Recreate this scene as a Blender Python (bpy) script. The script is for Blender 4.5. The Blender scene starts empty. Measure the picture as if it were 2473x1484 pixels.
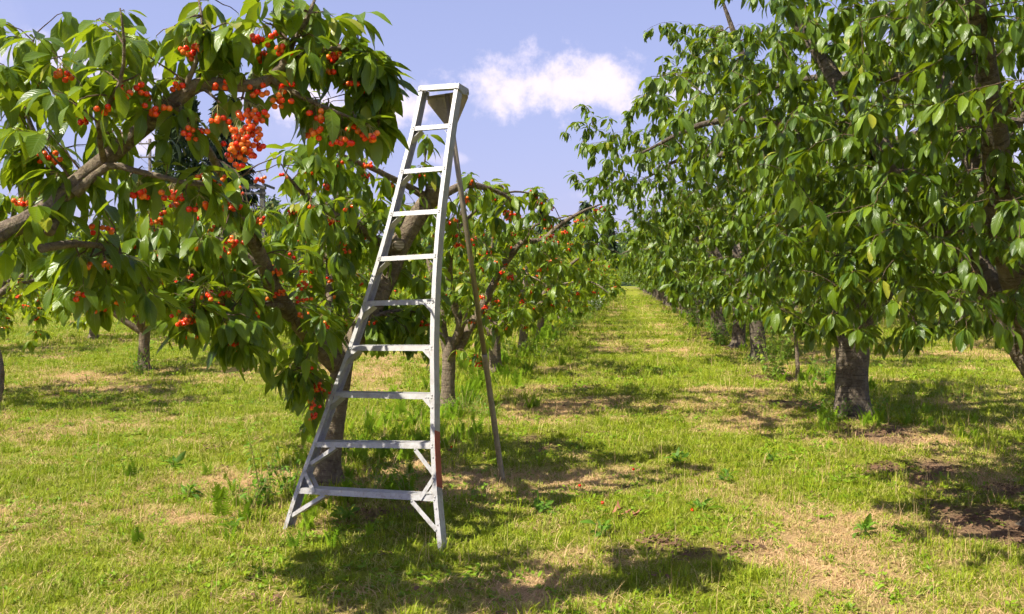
import bpy, math, random
import numpy as np
from mathutils import Vector, Matrix, noise as mnoise

R = math.radians
rng = np.random.default_rng(7)
random.seed(7)
scene = bpy.context.scene
COL = scene.collection

# ------------------------------------------------------------------ camera
F, CX, HY, EYE = 2200.0, 1236.5, 672.0, 1.65      # focal length and horizon in units of a 2473-wide frame
cam_d = bpy.data.cameras.new('camera')
cam = bpy.data.objects.new('camera', cam_d); COL.objects.link(cam)
cam.location = (0, 0, EYE); cam.rotation_euler = (R(90), 0, 0)
cam_d.sensor_width = 36; cam_d.lens = 36 * F / 2473.0
cam_d.shift_y = -(742.0 - HY) / 2473.0
cam_d.clip_end = 6000; cam_d.clip_start = 0.05
scene.camera = cam

# ------------------------------------------------------------------ sky, sun, exposure
SUN_EL, SUN_AZ = 52.0, -119.0                      # azimuth from +Y (view direction), negative = left
sv = Vector((math.sin(R(SUN_AZ)) * math.cos(R(SUN_EL)), math.cos(R(SUN_AZ)) * math.cos(R(SUN_EL)), math.sin(R(SUN_EL))))
world = bpy.data.worlds.new('World'); scene.world = world; world.use_nodes = True
def build_world():
    nt = world.node_tree; N = nt.nodes; L = nt.links; N.clear()
    out = N.new('ShaderNodeOutputWorld'); bg = N.new('ShaderNodeBackground')
    sky = N.new('ShaderNodeTexSky'); sky.sky_type = 'NISHITA'; sky.sun_disc = False
    sky.sun_elevation = R(SUN_EL); sky.sun_rotation = R(SUN_AZ) % (2 * math.pi)
    sky.air_density = 1.2; sky.dust_density = 0.5; sky.ozone_density = 4.0
    bg.inputs['Strength'].default_value = 0.085
    geo = N.new('ShaderNodeTexCoord')
    # slight violet cast of the summer sky
    tint = N.new('ShaderNodeMix'); tint.data_type = 'RGBA'; tint.blend_type = 'MULTIPLY'
    tint.inputs[0].default_value = 1.0; tint.inputs[7].default_value = (1.56, 1.10, 1.14, 1)
    L.new(sky.outputs[0], tint.inputs[6])
    sp = N.new('ShaderNodeSeparateXYZ'); L.new(geo.outputs['Generated'], sp.inputs[0])
    hz = N.new('ShaderNodeMapRange'); hz.interpolation_type = 'SMOOTHSTEP'; hz.inputs['From Min'].default_value = 0.0; hz.inputs['From Max'].default_value = .75
    hz.inputs['To Min'].default_value = .78; hz.inputs['To Max'].default_value = 0.0; L.new(sp.outputs[2], hz.inputs['Value'])
    haze_mix = N.new('ShaderNodeMix'); haze_mix.data_type = 'RGBA'; L.new(hz.outputs[0], haze_mix.inputs[0])
    haze_mix.inputs[7].default_value = (2.80, 3.28, 5.85, 1); L.new(tint.outputs[2], haze_mix.inputs[6])
    # clouds: broad noise over the whole sky and a few individual cumulus
    wob = N.new('ShaderNodeTexNoise'); wob.inputs['Scale'].default_value = 24; wob.inputs['Detail'].default_value = 8
    wob.inputs['Roughness'].default_value = 0.62
    L.new(geo.outputs['Generated'], wob.inputs['Vector'])
    def cloud(px, py, rx, ry, k):
        d = Vector(((px - CX) / F, 1.0, (HY - py) / F)).normalized()
        sub = N.new('ShaderNodeVectorMath'); sub.operation = 'SUBTRACT'; sub.inputs[1].default_value = d
        L.new(geo.outputs['Generated'], sub.inputs[0])
        mul = N.new('ShaderNodeVectorMath'); mul.operation = 'MULTIPLY'
        mul.inputs[1].default_value = (F / rx, F / rx, F / ry)
        L.new(sub.outputs[0], mul.inputs[0])
        ln = N.new('ShaderNodeVectorMath'); ln.operation = 'LENGTH'; L.new(mul.outputs[0], ln.inputs[0])
        a = N.new('ShaderNodeMath'); a.operation = 'MULTIPLY_ADD'
        L.new(wob.outputs['Fac'], a.inputs[0]); a.inputs[1].default_value = 2.5; L.new(ln.outputs['Value'], a.inputs[2])
        m = N.new('ShaderNodeMapRange'); m.interpolation_type = 'SMOOTHSTEP'
        m.inputs['From Min'].default_value = 1.52; m.inputs['From Max'].default_value = 2.32
        m.inputs['To Min'].default_value = k; m.inputs['To Max'].default_value = 0.0
        L.new(a.outputs[0], m.inputs['Value'])
        return m.outputs[0]
    cl = [cloud(1290, 205, 190, 80, .92), cloud(1430, 215, 170, 84, .92), cloud(1362, 205, 150, 66, .92), cloud(1230, 240, 110, 36, .62), cloud(958, 262, 125, 56, .9),
          cloud(770, 258, 200, 52, .85), cloud(330, 345, 100, 40, .65), cloud(1625, 215, 100, 40, .6), cloud(1070, 385, 70, 16, .35),
          cloud(1500, 470, 130, 18, .25), cloud(150, 160, 220, 60, .6), cloud(2250, 120, 260, 70, .7)]
    acc = cl[0]
    for c in cl[1:]:
        mx = N.new('ShaderNodeMath'); mx.operation = 'MAXIMUM'; L.new(acc, mx.inputs[0]); L.new(c, mx.inputs[1]); acc = mx.outputs[0]
    big = N.new('ShaderNodeTexNoise'); big.inputs['Scale'].default_value = 3.4; big.inputs['Detail'].default_value = 7
    L.new(geo.outputs['Generated'], big.inputs['Vector'])
    bm = N.new('ShaderNodeMapRange'); bm.inputs['From Min'].default_value = .58; bm.inputs['From Max'].default_value = .8
    bm.inputs['To Max'].default_value = .5; L.new(big.outputs['Fac'], bm.inputs['Value'])
    mx = N.new('ShaderNodeMath'); mx.operation = 'MAXIMUM'; L.new(acc, mx.inputs[0]); L.new(bm.outputs[0], mx.inputs[1])
    # body of the clouds is uneven
    mix = N.new('ShaderNodeMix'); mix.data_type = 'RGBA'
    mix.inputs[7].default_value = (7.5, 6.7, 7.7, 1)
    L.new(mx.outputs[0], mix.inputs[0]); L.new(haze_mix.outputs[2], mix.inputs[6])
    L.new(mix.outputs[2], bg.inputs['Color']); L.new(bg.outputs[0], out.inputs['Surface'])
build_world()
sun_d = bpy.data.lights.new('sun', 'SUN'); sun_d.energy = 5.0; sun_d.angle = R(0.53); sun_d.color = (1.0, 0.94, 0.82)
sun = bpy.data.objects.new('sun', sun_d); COL.objects.link(sun)
sun.rotation_euler = sv.to_track_quat('Z', 'Y').to_euler(); sun.location = (-20, -10, 30)
scene.view_settings.view_transform = 'Standard'; scene.view_settings.look = 'None'
scene.view_settings.exposure = 0.85; scene.view_settings.gamma = 1.0
scene.render.engine = 'CYCLES'
scene.cycles.max_bounces = 4; scene.cycles.transmission_bounces = 3; scene.cycles.diffuse_bounces = 2; scene.cycles.glossy_bounces = 2
scene.cycles.use_light_tree = False; scene.cycles.use_adaptive_sampling = True; scene.cycles.adaptive_threshold = .035; scene.cycles.adaptive_min_samples = 20; world.cycles.sampling_method = 'MANUAL'; world.cycles.sample_map_resolution = 256

# ------------------------------------------------------------------ helpers
def P(x, y, D):
    return np.array([(x - CX) / F * D, D, EYE + (HY - y) / F * D])
def ground_at(x, y):
    D = F * EYE / (y - HY); return np.array([(x - CX) / F * D, D, 0.0])
ROWSLOPE = (1503 - CX) / F
def row_pt(lat, D): return np.array([lat + ROWSLOPE * D, D, 0.0])
def setp(o, label=None, cat=None, group=None, kind=None):
    if label: o['label'] = label
    if cat: o['category'] = cat
    if group: o['group'] = group
    if kind: o['kind'] = kind
    return o
def empty(name, loc=(0, 0, 0), rz=0.0):
    o = bpy.data.objects.new(name, None); COL.objects.link(o); o.location = loc; o.rotation_euler = (0, 0, rz)
    o.empty_display_size = .1
    return o
def add(name, me, parent=None, loc=None):
    o = bpy.data.objects.new(name, me); COL.objects.link(o)
    if parent is not None: o.parent = parent
    if loc is not None: o.location = loc
    return o
def mesh_tris(name, V, T, mat, smooth=True, attrs=None):
    me = bpy.data.meshes.new(name)
    V = np.asarray(V, dtype=np.float32); T = np.asarray(T, dtype=np.int32)
    me.vertices.add(len(V)); me.vertices.foreach_set('co', V.ravel())
    me.loops.add(T.size); me.loops.foreach_set('vertex_index', T.ravel())
    me.polygons.add(len(T)); me.polygons.foreach_set('loop_start', np.arange(0, T.size, 3, dtype=np.int32))
    me.polygons.foreach_set('use_smooth', np.full(len(T), smooth))
    for nm, (typ, arr) in (attrs or {}).items():
        a = me.attributes.new(nm, typ, 'POINT')
        a.data.foreach_set('vector' if typ in ('FLOAT2', 'FLOAT_VECTOR') else 'value', np.asarray(arr, dtype=np.float32).ravel())
    me.update(calc_edges=True)
    if mat: me.materials.append(mat)
    return me
def mesh_poly(name, V, Fc, mat, smooth=False):
    me = bpy.data.meshes.new(name); me.from_pydata([tuple(map(float, v)) for v in V], [], Fc); me.update()
    if smooth: me.polygons.foreach_set('use_smooth', [True] * len(me.polygons))
    if mat: me.materials.append(mat)
    return me
def norm(v):
    v = np.asarray(v, float); return v / (np.linalg.norm(v, axis=-1, keepdims=True) + 1e-12)
def tube(pts, rad, sides=8, jit=0.0, cap=True, seed=0):
    """tapered tube along a polyline; returns V, T(tris), luv"""
    pts = np.asarray(pts, float); n = len(pts); rad = np.asarray(rad, float)
    tan = np.gradient(pts, axis=0); tan = norm(tan)
    up = np.array([0, 0, 1.0]) if abs(tan[0][2]) < .9 else np.array([1.0, 0, 0])
    a = norm(np.cross(tan[0], up)); fr = []
    for i in range(n):
        a = norm(a - tan[i] * np.dot(a, tan[i])); fr.append((a, np.cross(tan[i], a)))
    ang = np.linspace(0, 2 * math.pi, sides, endpoint=False)
    V = []; uv = []; d = np.concatenate([[0], np.cumsum(np.linalg.norm(np.diff(pts, axis=0), axis=1))])
    for i in range(n):
        A, B = fr[i]
        for k, t in enumerate(ang):
            o = A * math.cos(t) + B * math.sin(t); r = rad[i]
            if jit:
                q = Vector((pts[i] + o * rad[i]) * 1.0)
                r *= 1 + jit * (mnoise.noise(q * 7 + Vector((seed, 0, 0))) + .6 * mnoise.noise(q * 19) + .4 * mnoise.noise(q * 45))
            V.append(pts[i] + o * r); uv.append((k / sides, d[i]))
    T = []
    for i in range(n - 1):
        for k in range(sides):
            p, q = i * sides + k, i * sides + (k + 1) % sides
            T += [(p, q, q + sides), (p, q + sides, p + sides)]
    if cap:
        for i0, c in ((0, pts[0]), ((n - 1) * sides, pts[-1])):
            V.append(c); uv.append((0, 0)); ci = len(V) - 1
            for k in range(sides):
                p, q = i0 + k, i0 + (k + 1) % sides
                T.append((ci, q, p) if i0 == 0 else (ci, p, q))
    return np.array(V), np.array(T), np.array(uv)
def merge(parts):
    V, T, U = [], [], []; off = 0
    for v, t, u in parts:
        V.append(v); T.append(t + off); U.append(u); off += len(v)
    return np.concatenate(V), np.concatenate(T), np.concatenate(U)
def smooth_line(pts, rad, step=.06):
    """Catmull-Rom resample of a control polyline"""
    pts = [np.asarray(p, float) for p in pts]; P0 = [2 * pts[0] - pts[1]] + pts + [2 * pts[-1] - pts[-2]]
    rad = list(rad); R0 = [rad[0]] + rad + [rad[-1]]
    o, r = [], []
    for i in range(1, len(P0) - 2):
        a, b, c, d = P0[i - 1:i + 3]; n = max(2, int(np.linalg.norm(c - b) / step))
        for k in range(n):
            t = k / n
            o.append(.5 * ((2 * b) + (c - a) * t + (2 * a - 5 * b + 4 * c - d) * t * t + (3 * b - a - 3 * c + d) * t ** 3))
            r.append(R0[i] * (1 - t) + R0[i + 1] * t)
    o.append(pts[-1]); r.append(rad[-1])
    return np.array(o), np.array(r)
def vnoise(x, y, s, seed):
    """value noise on the ground plane"""
    x = np.asarray(x, float) / s; y = np.asarray(y, float) / s
    xi = np.floor(x).astype(np.int64); yi = np.floor(y).astype(np.int64); fx = x - xi; fy = y - yi
    fx = fx * fx * (3 - 2 * fx); fy = fy * fy * (3 - 2 * fy)
    def h(a, b):
        v = np.sin(a * 127.1 + b * 311.7 + seed * 74.7) * 43758.5453; return v - np.floor(v)
    return (h(xi, yi) * (1 - fx) + h(xi + 1, yi) * fx) * (1 - fy) + (h(xi, yi + 1) * (1 - fx) + h(xi + 1, yi + 1) * fx) * fy

# ------------------------------------------------------------------ materials
def mat(name):
    m = bpy.data.materials.new(name); m.use_nodes = True; nt = m.node_tree; nt.nodes.clear()
    out = nt.nodes.new('ShaderNodeOutputMaterial'); return m, nt.nodes, nt.links, out
def bsdf(N, col=None, rough=.6, metal=0.0, spec=.5):
    b = N.new('ShaderNodeBsdfPrincipled')
    if col: b.inputs['Base Color'].default_value = (*col, 1)
    b.inputs['Roughness'].default_value = rough; b.inputs['Metallic'].default_value = metal
    b.inputs['Specular IOR Level'].default_value = spec
    return b
def mixc(N, L, fac, a, b):
    m = N.new('ShaderNodeMix'); m.data_type = 'RGBA'
    if isinstance(fac, (int, float)): m.inputs[0].default_value = fac
    else: L.new(fac, m.inputs[0])
    for s, v in ((6, a), (7, b)):
        if isinstance(v, tuple): m.inputs[s].default_value = (*v, 1)
        else: L.new(v, m.inputs[s])
    return m.outputs[2]
def math_(N, L, op, a, b=None, c=None):
    m = N.new('ShaderNodeMath'); m.operation = op
    for i, v in enumerate((a, b, c)):
        if v is None: continue
        if isinstance(v, (int, float)): m.inputs[i].default_value = v
        else: L.new(v, m.inputs[i])
    return m.outputs[0]
def ramp(N, L, fac, lo, hi, a=0.0, b=1.0):
    m = N.new('ShaderNodeMapRange'); m.inputs['From Min'].default_value = lo; m.inputs['From Max'].default_value = hi
    m.inputs['To Min'].default_value = a; m.inputs['To Max'].default_value = b; L.new(fac, m.inputs['Value']); return m.outputs[0]
def noise(N, L, vec, scale, detail=4, rough=.6):
    n = N.new('ShaderNodeTexNoise'); n.inputs['Scale'].default_value = scale; n.inputs['Detail'].default_value = detail
    n.inputs['Roughness'].default_value = rough
    if vec is not None: L.new(vec, n.inputs['Vector'])
    return n.outputs['Fac']
def attr(N, name):
    a = N.new('ShaderNodeAttribute'); a.attribute_name = name; return a
def bump(N, L, h, b, s=.5, d=.01):
    k = N.new('ShaderNodeBump'); k.inputs['Strength'].default_value = s; k.inputs['Distance'].default_value = d
    L.new(h, k.inputs['Height']); L.new(k.outputs[0], b.inputs['Normal'])

def leaf_material(name, dark, light, back, trans, rough=.34, tr=.30, fine=True):
    m, N, L, out = mat(name)
    uv = attr(N, 'luv'); sep = N.new('ShaderNodeSeparateXYZ'); L.new(uv.outputs['Vector'], sep.inputs[0])
    u, v = sep.outputs[0], sep.outputs[1]
    t = attr(N, 'tint').outputs['Fac']
    g = N.new('ShaderNodeNewGeometry')
    base = mixc(N, L, t, dark, light)
    base = mixc(N, L, ramp(N, L, t, .97, 1.0, 0, .5), base, (.42, .34, .04))      # a few yellowing leaves
    au = math_(N, L, 'ABSOLUTE', u)
    vein = math_(N, L, 'SINE', math_(N, L, 'MULTIPLY', math_(N, L, 'SUBTRACT', v, math_(N, L, 'MULTIPLY', au, .22)), 62.0))
    vv = ramp(N, L, vein, .72, 1.0, 0, .22)
    rib = ramp(N, L, au, .03, .10, .55, 0)
    base = mixc(N, L, math_(N, L, 'MAXIMUM', vv, rib), base, (.19, .28, .07))
    base = mixc(N, L, ramp(N, L, v, -.02, .0, 1, 0), base, (.24, .13, .05))      # reddish stalk
    base = mixc(N, L, g.outputs['Backfacing'], base, back)
    b = bsdf(N, None, rough, 0, .36); L.new(base, b.inputs['Base Color'])
    if fine: bump(N, L, vein, b, .25, .002)
    tl = N.new('ShaderNodeBsdfTranslucent')
    tcol = mixc(N, L, t, trans, tuple(min(1, c * 1.35) for c in trans)); L.new(tcol, tl.inputs['Color'])
    mx = N.new('ShaderNodeMixShader'); mx.inputs[0].default_value = tr
    L.new(b.outputs[0], mx.inputs[1]); L.new(tl.outputs[0], mx.inputs[2]); L.new(mx.outputs[0], out.inputs['Surface'])
    return m
LEAF_L = ((.030, .074, .003), (.180, .265, .009), (.12, .180, .028), (.38, .49, .012))
LEAF_R = ((.019, .052, .002), (.158, .240, .007), (.085, .138, .018), (.34, .45, .009))
M_leaf = leaf_material('cherry_leaf', *LEAF_L); M_leafR = leaf_material('dark_cherry_leaf', *LEAF_R, rough=.34, tr=.24)
M_leaf_far_sunlit = leaf_material('sunlit_cherry_leaf_distant', (.042, .092, .004), (.215, .300, .010), (.14, .20, .03), (.45, .55, .013), rough=.42, tr=.38, fine=False); M_leafR_far = leaf_material('dark_cherry_leaf_distant', *LEAF_R, rough=.42, tr=.24, fine=False)  # left-type distant leaves coloured brighter, sunlight put into the leaf colour
M_weed = leaf_material('weed_leaf', (.07, .17, .012), (.17, .33, .02), (.12, .22, .04), (.30, .50, .03), rough=.55, tr=.35)
M_vine = leaf_material('lime_leaf', (.14, .25, .02), (.26, .38, .04), (.2, .3, .06), (.35, .5, .05), rough=.5, tr=.35)
M_flower, N, L, out = mat('white_petal'); b = bsdf(N, (.8, .8, .78), .6); L.new(b.outputs[0], out.inputs[0])
M_conifer = leaf_material('conifer_needle', (.012, .030, .010), (.035, .060, .022), (.02, .04, .015), (.04, .07, .02), rough=.7, tr=.12, fine=False)
M_spruce = leaf_material('spruce_needle', (.010, .022, .012), (.030, .046, .026), (.02, .03, .018), (.03, .05, .02), rough=.7, tr=.1, fine=False)
M_wood_far = leaf_material('far_foliage', (.035, .075, .02), (.09, .14, .04), (.06, .1, .03), (.1, .16, .04), rough=.7, tr=.2, fine=False)

def bark_material(name, c1, c2, lichen, lich_amt, band=.5):
    m, N, L, out = mat(name)
    tc = N.new('ShaderNodeTexCoord'); obj = tc.outputs['Object']
    uv = attr(N, 'luv').outputs['Vector']
    mp = N.new('ShaderNodeMapping'); mp.inputs['Scale'].default_value = (1.0, 16, 1); L.new(uv, mp.inputs['Vector'])
    lent = noise(N, L, mp.outputs[0], 2.2, 5, .65)
    n1 = noise(N, L, obj, 9, 6, .65); n2 = noise(N, L, obj, 38, 4, .7)
    col = mixc(N, L, ramp(N, L, n1, .35, .65), c1, c2)
    col = mixc(N, L, ramp(N, L, lent, .53, .61, 0, band), col, tuple(c * .22 for c in c1))
    col = mixc(N, L, ramp(N, L, n2, .55 - .1 * lich_amt, .75, 0, lich_amt), col, lichen)
    b = bsdf(N, None, .85, 0, .25); L.new(col, b.inputs['Base Color'])
    h = math_(N, L, 'ADD', math_(N, L, 'MULTIPLY', lent, .9), math_(N, L, 'ADD', n1, n2))
    bump(N, L, h, b, 1.0, .02); L.new(b.outputs[0], out.inputs[0]); return m
M_bark = bark_material('cherry_bark', (.13, .095, .065), (.235, .18, .125), (.34, .30, .17), .65)
M_barkR = bark_material('old_cherry_bark', (.085, .064, .043), (.185, .148, .105), (.33, .31, .24), .45, .6)
M_twig = bark_material('twig_bark', (.12, .075, .045), (.20, .135, .085), (.28, .25, .16), .3, .2)
M_cut, N, L, out = mat('sawn_wood')
tc = N.new('ShaderNodeTexCoord'); wv = N.new('ShaderNodeTexWave'); wv.wave_type = 'RINGS'; wv.inputs['Scale'].default_value = 14
wv.inputs['Distortion'].default_value = 3; L.new(tc.outputs['Object'], wv.inputs['Vector'])
b = bsdf(N, None, .85); L.new(mixc(N, L, wv.outputs['Fac'], (.20, .15, .10), (.42, .36, .29)), b.inputs['Base Color']); L.new(b.outputs[0], out.inputs[0])

M_cherry, N, L, out = mat('cherry_skin')
tt = attr(N, 'tint').outputs['Fac']; oi = N.new('ShaderNodeObjectInfo')
tc = N.new('ShaderNodeTexCoord'); n = noise(N, L, tc.outputs['Object'], 45, 2)
f = math_(N, L, 'ADD', math_(N, L, 'MULTIPLY', tt, .7), math_(N, L, 'MULTIPLY', math_(N, L, 'SUBTRACT', n, .5), .8))
col = mixc(N, L, f, (.80, .032, .009), (.94, .25, .034))
b = bsdf(N, None, .16, 0, .5); L.new(col, b.inputs['Base Color']); b.inputs['Subsurface Weight'].default_value = .12
b.inputs['Subsurface Radius'].default_value = (.006, .002, .001); L.new(b.outputs[0], out.inputs[0])
M_stalk, N, L, out = mat('cherry_stalk'); b = bsdf(N, (.33, .30, .09), .5); L.new(b.outputs[0], out.inputs[0])

def metal(name, c1, c2, rough, met, dirt):
    m, N, L, out = mat(name); tc = N.new('ShaderNodeTexCoord'); o = tc.outputs['Object']
    n1 = noise(N, L, o, 9, 7, .75); n2 = noise(N, L, o, 34, 5, .7)
    mp = N.new('ShaderNodeMapping'); mp.inputs['Scale'].default_value = (60, 60, 3); L.new(o, mp.inputs['Vector'])
    n3 = noise(N, L, mp.outputs[0], 3, 3)
    col = mixc(N, L, ramp(N, L, n1, .3, .7), c1, c2)
    col = mixc(N, L, ramp(N, L, n2, .54, .70, 0, .6), col, dirt)
    sz = N.new('ShaderNodeSeparateXYZ'); L.new(o, sz.inputs[0]); n5 = noise(N, L, o, 16, 6, .75)
    mud = math_(N, L, 'MULTIPLY', ramp(N, L, sz.outputs[2], .25, 1.1, 1, .12), ramp(N, L, n5, .50, .62, 0, .55)); col = mixc(N, L, mud, col, tuple(c * .8 for c in dirt))
    b = bsdf(N, None, rough, met, .5); L.new(col, b.inputs['Base Color'])
    L.new(ramp(N, L, n3, .3, .7, rough - .1, rough + .12), b.inputs['Roughness'])
    bump(N, L, n3, b, .12, .002); L.new(b.outputs[0], out.inputs[0]); return m
M_alu = metal('aluminium', (.30, .29, .272), (.44, .43, .42), .45, .10, (.22, .18, .13))
M_alu_old = metal('weathered_aluminium', (.20, .165, .11), (.28, .235, .16), .38, .35, (.12, .09, .055))
M_paint = metal('red_oxide_paint', (.30, .055, .028), (.38, .075, .035), .6, 0, (.18, .05, .03))
M_dark, N, L, out = mat('punched_hole'); b = bsdf(N, (.03, .03, .03), .8); L.new(b.outputs[0], out.inputs[0])
M_pole = bark_material('weathered_pole', (.10, .085, .075), (.17, .15, .13), (.2, .18, .16), .2, .1)
M_beam = bark_material('grey_timber', (.09, .085, .08), (.14, .135, .13), (.18, .17, .16), .2, .1)
M_wire, N, L, out = mat('cable'); b = bsdf(N, (.12, .12, .13), .6); L.new(b.outputs[0], out.inputs[0])
M_ins, N, L, out = mat('porcelain'); b = bsdf(N, (.18, .17, .17), .3); L.new(b.outputs[0], out.inputs[0])

# ------------------------------------------------------------------ ground
ROW_L, ROW_R = -2.25, 2.80
def lateral(x, y): return np.asarray(x) - ROWSLOPE * np.asarray(y)
def dryness(x, y):
    """0 lush, 1 straw"""
    la = lateral(x, y)
    n = .5 * vnoise(la, y, 1.5, 1) + .3 * vnoise(la, y, .62, 2) + .2 * vnoise(la, y, .27, 3)
    track = .07 * np.exp(-((la - 1.25) / .55) ** 2) + .12 * np.exp(-((la + .45) / .4) ** 2) - .10 * np.exp(-((la - .35) / .35) ** 2)
    strip = -.22 * np.exp(-((la - ROW_L) / .75) ** 2) * (y > 9) + .04 * np.exp(-((la - 2.3) / .8) ** 2)
    d = n + track + strip - .05 * np.clip((y - 10) / 25, 0, 1)
    return np.clip((d - .45) / .38, 0, 1) * np.clip(1 - (y - 45) / 60, .15, 1)
def bareness(x, y):
    la = lateral(x, y)
    n = .6 * vnoise(la, y, .8, 11) + .4 * vnoise(la, y, .25, 12)
    b = .30 * np.exp(-((la - ROW_R + .15) / .6) ** 2) + .16 * np.exp(-((la - ROW_L - .4) / .5) ** 2) * (y < 9)
    return np.clip((n + b - .78) / .18, 0, 1)
def height(x, y):
    return (vnoise(x, y, 1.3, 21) - .5) * .035 + (vnoise(x, y, .45, 22) - .5) * .02
def axis(a, b, fine, grow):
    """fine spacing inside [a,b], growing outwards to 2.5 km"""
    core = list(np.arange(a, b + fine, fine)); lo, hi = [], []
    s = fine; v = a
    while v > -2500: s *= grow; v -= s; lo.append(v)
    s = fine; v = core[-1]
    while v < 2500: s *= grow; v += s; hi.append(v)
    return np.array(lo[::-1] + core + hi)
gx = axis(-9, 12, .13, 1.12); gy = axis(2.5, 30, .13, 1.10)
GX, GY = np.meshgrid(gx, gy)
near = np.clip(1 - (np.hypot(GX, GY - 10) - 40) / 30, 0, 1)
GZ = height(GX, GY) * near - .012
V = np.stack([GX, GY, GZ], -1).reshape(-1, 3); nx, ny = len(gx), len(gy)
i = np.arange((ny - 1) * (nx - 1)); q = i // (nx - 1) * nx + i % (nx - 1)
T = np.concatenate([np.stack([q, q + 1, q + nx + 1], 1), np.stack([q, q + nx + 1, q + nx], 1)])
M_ground, N, L, out = mat('meadow_ground')
tc = N.new('ShaderNodeTexCoord'); o = tc.outputs['Object']
dr = attr(N, 'dry').outputs['Fac']; ba = attr(N, 'bare').outputs['Fac']
n1 = noise(N, L, o, 14, 6, .7); n2 = noise(N, L, o, 90, 3, .7); n3 = noise(N, L, o, .9, 5, .6)
mp = N.new('ShaderNodeMapping'); mp.inputs['Scale'].default_value = (1, .35, 1); mp.inputs['Rotation'].default_value = (0, 0, .3); L.new(o, mp.inputs['Vector'])
n4 = noise(N, L, mp.outputs[0], 160, 3, .8)
green = mixc(N, L, ramp(N, L, n1, .3, .7), (.16, .19, .010), (.32, .33, .042))
straw = mixc(N, L, ramp(N, L, n4, .3, .7), (.42, .27, .11), (.64, .44, .22))
soil = mixc(N, L, ramp(N, L, n2, .3, .7), (.17, .10, .055), (.32, .205, .12))
f = math_(N, L, 'ADD', dr, math_(N, L, 'MULTIPLY', math_(N, L, 'SUBTRACT', n1, .5), .9))
col = mixc(N, L, ramp(N, L, f, .2, .75), green, straw)
col = mixc(N, L, ba, col, soil)
b = bsdf(N, None, .95, 0, .1); L.new(col, b.inputs['Base Color'])
bump(N, L, math_(N, L, 'ADD', n4, math_(N, L, 'ADD', n2, n1)), b, .8, .03); L.new(b.outputs[0], out.inputs[0])
ground = add('ground', mesh_tris('ground', V, T, M_ground, True, {
    'dry': ('FLOAT', dryness(V[:, 0], V[:, 1])), 'bare': ('FLOAT', bareness(V[:, 0], V[:, 1]))}))
setp(ground, 'dry sunlit meadow ground of grass, straw and bare soil between the tree rows', None, None, 'structure')
# earth track crossing behind the far end of the rows
def strip(name, y0, y1, z, m):
    xs = np.linspace(-60, 90, 40); Vs = []
    for x in xs: Vs += [(x, y0 + .8 * math.sin(x * .21), z), (x, y1 + .8 * math.sin(x * .21), z)]
    return mesh_poly(name, Vs, [(2 * k, 2 * k + 2, 2 * k + 3, 2 * k + 1) for k in range(len(xs) - 1)], m)
M_track, N, L, out = mat('earth_track'); tc = N.new('ShaderNodeTexCoord')
b = bsdf(N, None, .95, 0, .1); L.new(mixc(N, L, noise(N, L, tc.outputs['Object'], 1.5, 5), (.11, .085, .06), (.17, .13, .09)), b.inputs['Base Color']); L.new(b.outputs[0], out.inputs[0])
setp(add('path', strip('path', 150, 156, .004, M_track)), 'brown earth track crossing the far end of the tree rows', None, None, 'structure')

# ------------------------------------------------------------------ leaf templates
def leaf_template(curv, fold, wid, lod=0, twist=0.0, ser=False):
    if lod == 0: st = [(0, 0), (.16, .55), (.40, 1), (.64, .92), (.85, .52), (1, 0)]
    else: st = [(0, 0), (.35, 1), (.72, .8), (1, 0)]
    pet = .20
    V = []; UV = []; T = []
    def pt(t, s, w):
        y = pet + t; z = -curv * (t + .1) ** 2 + fold * abs(s) * w * wid - .10 * curv * abs(s)
        x = s * w * wid; x2 = x * math.cos(twist * t) - z * 0; z2 = z + x * math.sin(twist * t)
        yy = y - .5 * curv * curv * t ** 3 * .8
        return (x2, yy, z2)
    if lod == 0:
        V += [(-.008, 0, 0), (.008, 0, 0)]; UV += [(0, -.2), (0, -.2)]
    mids = []
    for t, w in st:
        if w == 0:
            V.append(pt(t, 0, 0)); UV.append((0, t)); mids.append((len(V) - 1,))
        else:
            for s in (-1, 0, 1):
                V.append(pt(t, s, w)); UV.append((s, t))
            n = len(V); mids.append((n - 3, n - 2, n - 1))
    if lod == 0: T += [(0, 1, mids[0][0])]
    for a, c in zip(mids[:-1], mids[1:]):
        if len(a) == 1:
            T += [(a[0], c[1], c[0]), (a[0], c[2], c[1])]
        elif len(c) == 1:
            T += [(a[0], a[1], c[0]), (a[1], a[2], c[0])]
        else:
            T += [(a[0], a[1], c[1]), (a[0], c[1], c[0]), (a[1], a[2], c[2]), (a[1], c[2], c[1])]
    return np.array(V, float), np.array(T, int), np.array(UV, float)
TPL = [[leaf_template(c, f, w, lod, tw) for c, f, w, tw in
        ((.14, .45, .190, .15), (.30, .55, .180, -.3), (.46, .50, .200, .25), (.62, .6, .170, -.15), (.22, .38, .215, .4))] for lod in (0, 1)]

class Leaves:
    """leaf records: position, rotation matrix (columns x,y,z), length, template, tint"""
    def __init__(s): s.p, s.m, s.l, s.k, s.t = [], [], [], [], []
    def add(s, p, d, nrm, ln, k, t):
        x = np.cross(d, nrm); n2 = np.linalg.norm(x)
        if n2 < 1e-4: return
        x /= n2; z = np.cross(x, d)
        s.p.append(p); s.m.append(np.stack([x, d, z], 1)); s.l.append(ln); s.k.append(k); s.t.append(t)
    def prune(s, fn):
        p, M, l, k, t = s.arrays(); mid = p + M[:, :, 1] * (l * .6)[:, None]
        px = CX + F * mid[:, 0] / mid[:, 1]; py = HY - F * (mid[:, 2] - EYE) / mid[:, 1]; keep = fn(px, py, mid[:, 1])
        for nm in 'pmlkt': setattr(s, nm, [v for v, q in zip(getattr(s, nm), keep) if q])
    def arrays(s): return np.array(s.p), np.array(s.m), np.array(s.l), np.array(s.k), np.array(s.t)
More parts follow.
